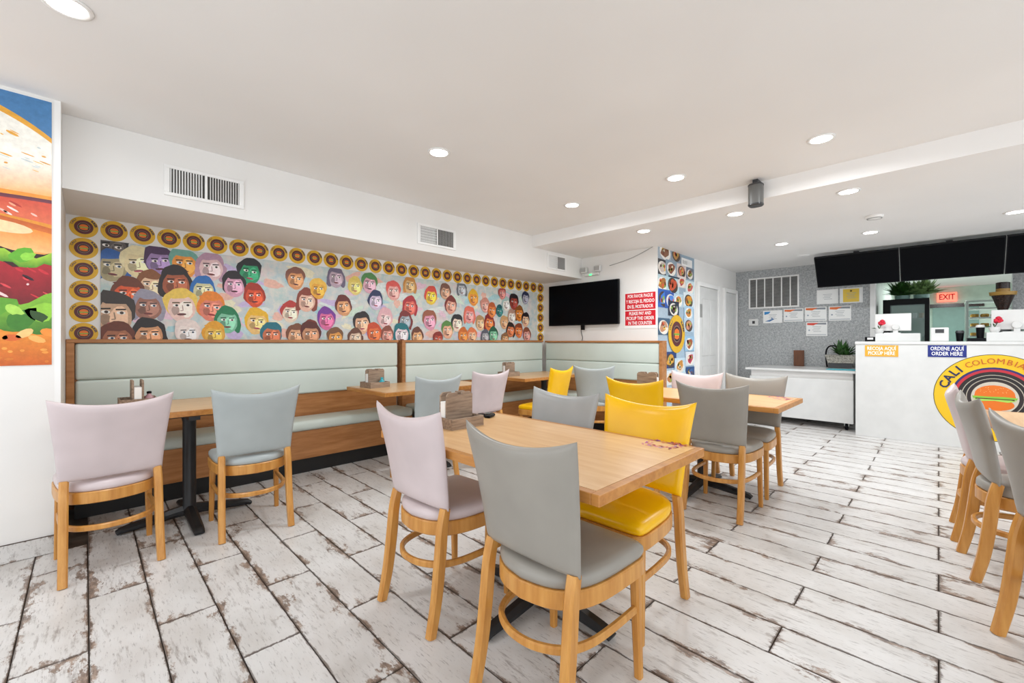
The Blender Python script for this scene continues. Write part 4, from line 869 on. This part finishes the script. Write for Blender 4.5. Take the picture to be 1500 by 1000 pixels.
# ---------------------------------------------------------------- wooden caddies and small things on the tables
def caddy(x, y, rot, label, extra=None):
    t = thing('table_caddy', (x, y, .7505), label, 'caddy', 'wooden napkin caddies', math.radians(rot))
    obj('tray_base', B(-.105, .105, -.1, .1, 0, .012), 'box_wood', t, local=True)
    for q in ((-.105, .105, -.1, -.09), (-.105, .105, .09, .1), (-.105, -.095, -.09, .09), (.095, .105, -.09, .09)): obj('tray_side', B(*q, .012, .055, bev=.002), 'box_wood', t, local=True)
    for yy in (-.022, .03):
        bm = bmesh.new(); w_ = .085; N = [(-w_, .012), (w_, .012), (w_, .165), (w_-.015, .18), (.018, .18), (.013, .166), (-.013, .166), (-.018, .18), (-w_+.015, .18), (-w_, .165)]
        loft(bm, [[(a, q, b) for a, b in N] for q in (yy-.006, yy+.006)]); obj('upright_board', bm, 'box_wood', t, local=True)
    obj('napkins', B(-.09, .06, -.0155, .0235, .0125, .135, bev=.003), 'paper_white', t, local=True)
    R = Matrix.Rotation(math.radians(rot), 3, 'Z')
    if extra:
        mt, dx, dy, lb = extra; q = Vector((x, y, 0))+R@Vector((dx, dy, 0)); z = .7628
        b = thing('sauce_bottle', (q.x, q.y, z), lb, 'bottle'); obj('bottle', lathe([(.02, 0), (.026, .012), (.026, .045), (.012, .062), (.012, .07)], (q.x, q.y, z), 16), mt, b, True); obj('cap', lathe([(.014, .0702), (.014, .083), (.008, .086)], (q.x, q.y, z), 12), 'black_plastic' if mt == 'pink_jar' else mt, b, 'auto')
caddy(1.41, 1.83, 0, 'weathered wooden napkin caddy on the centre table')
caddy(2.02, 3.93, 4, 'weathered wooden napkin caddy at the left end of the middle bench table', ('teal_plastic', .04, -.06, 'small teal bottle in the caddy on the middle bench table'))
caddy(.26, 3.98, 90, 'wooden napkin caddy half hidden behind the pink chair at the left', ('pink_jar', -.02, -.06, 'small pink jar in the caddy on the left bench table'))
caddy(3.92, 3.98, 2, 'wooden napkin caddy on the corner table below the television')
caddy(3.52, 1.82, 100, 'wooden napkin caddy on the table behind the yellow chairs', ('teal_plastic', -.06, -.06, 'small teal bottle in the caddy behind the yellow chair'))
p = at_z(717, 611, .75); t = thing('car_keys', (p.x, p.y, .75), 'bunch of black car keys beside the caddy on the centre table', 'keys')
for dx, dy, L, r in ((0, 0, .075, .4), (-.01, .055, .06, 1.2), (.035, .03, .05, -.3)):
    bm = B(-L/2, L/2, -.019, .019, .0005, .017, bev=.007, seg=3); bmesh.ops.rotate(bm, verts=bm.verts, cent=(0, 0, 0), matrix=Matrix.Rotation(r, 3, 'Z')); bmesh.ops.translate(bm, verts=bm.verts, vec=(p.x+dx, p.y+dy, .75)); obj('key_fob', bm, 'black_plastic', t, True)
obj('key_ring', sweep(bmesh.new(), [(p.x+.01+.016*math.cos(a), p.y+.03+.016*math.sin(a), .77) for a in [i*.5236 for i in range(12)]], circ(.0015, 5), closed=True), 'steel', t, True)
tag(obj('dark_menu', B(3.76, 3.98, 4.1, 4.22, .7506, .758, bev=.002), 'dark_metal'), 'flat dark menu lying beside the caddy on the corner table', 'menu')
def doodle(corners, z, label, seed):
    c = [at_z(u, v, z) for u, v in corners]; o = c[0]; U = c[1]-c[0]; V = c[3]-c[0]; P = Print((o.x, o.y, z), (1, 0, 0), (0, 1, 0), .0002); rr = random.Random(seed)
    for k in range(110):
        a, b = rr.random(), rr.random()
        if .25 < b < .62 and .2 < a < .8: continue
        q = U*a+V*b; P.ell(q.x, q.y, rr.uniform(.004, .011), rr.uniform(.003, .007), rr.choice(['C2304A', 'D94A8A', 'B83AA0', '8A4AB8', 'D9502E', 'E88AA0']), 7, rr.uniform(0, 3), lift=False)
    tag(P.build('table_decal'), label, 'decal', 'decals on the tables')
doodle(((936, 649.5), (985, 659), (1006, 652), (962, 643)), .7506, 'red and purple printed decal at the corner of the centre table', 1)
doodle(((1122, 581), (1150, 586.5), (1160, 584), (1134, 579)), .7506, 'red and purple printed decal on the table before the white cabinet', 2)
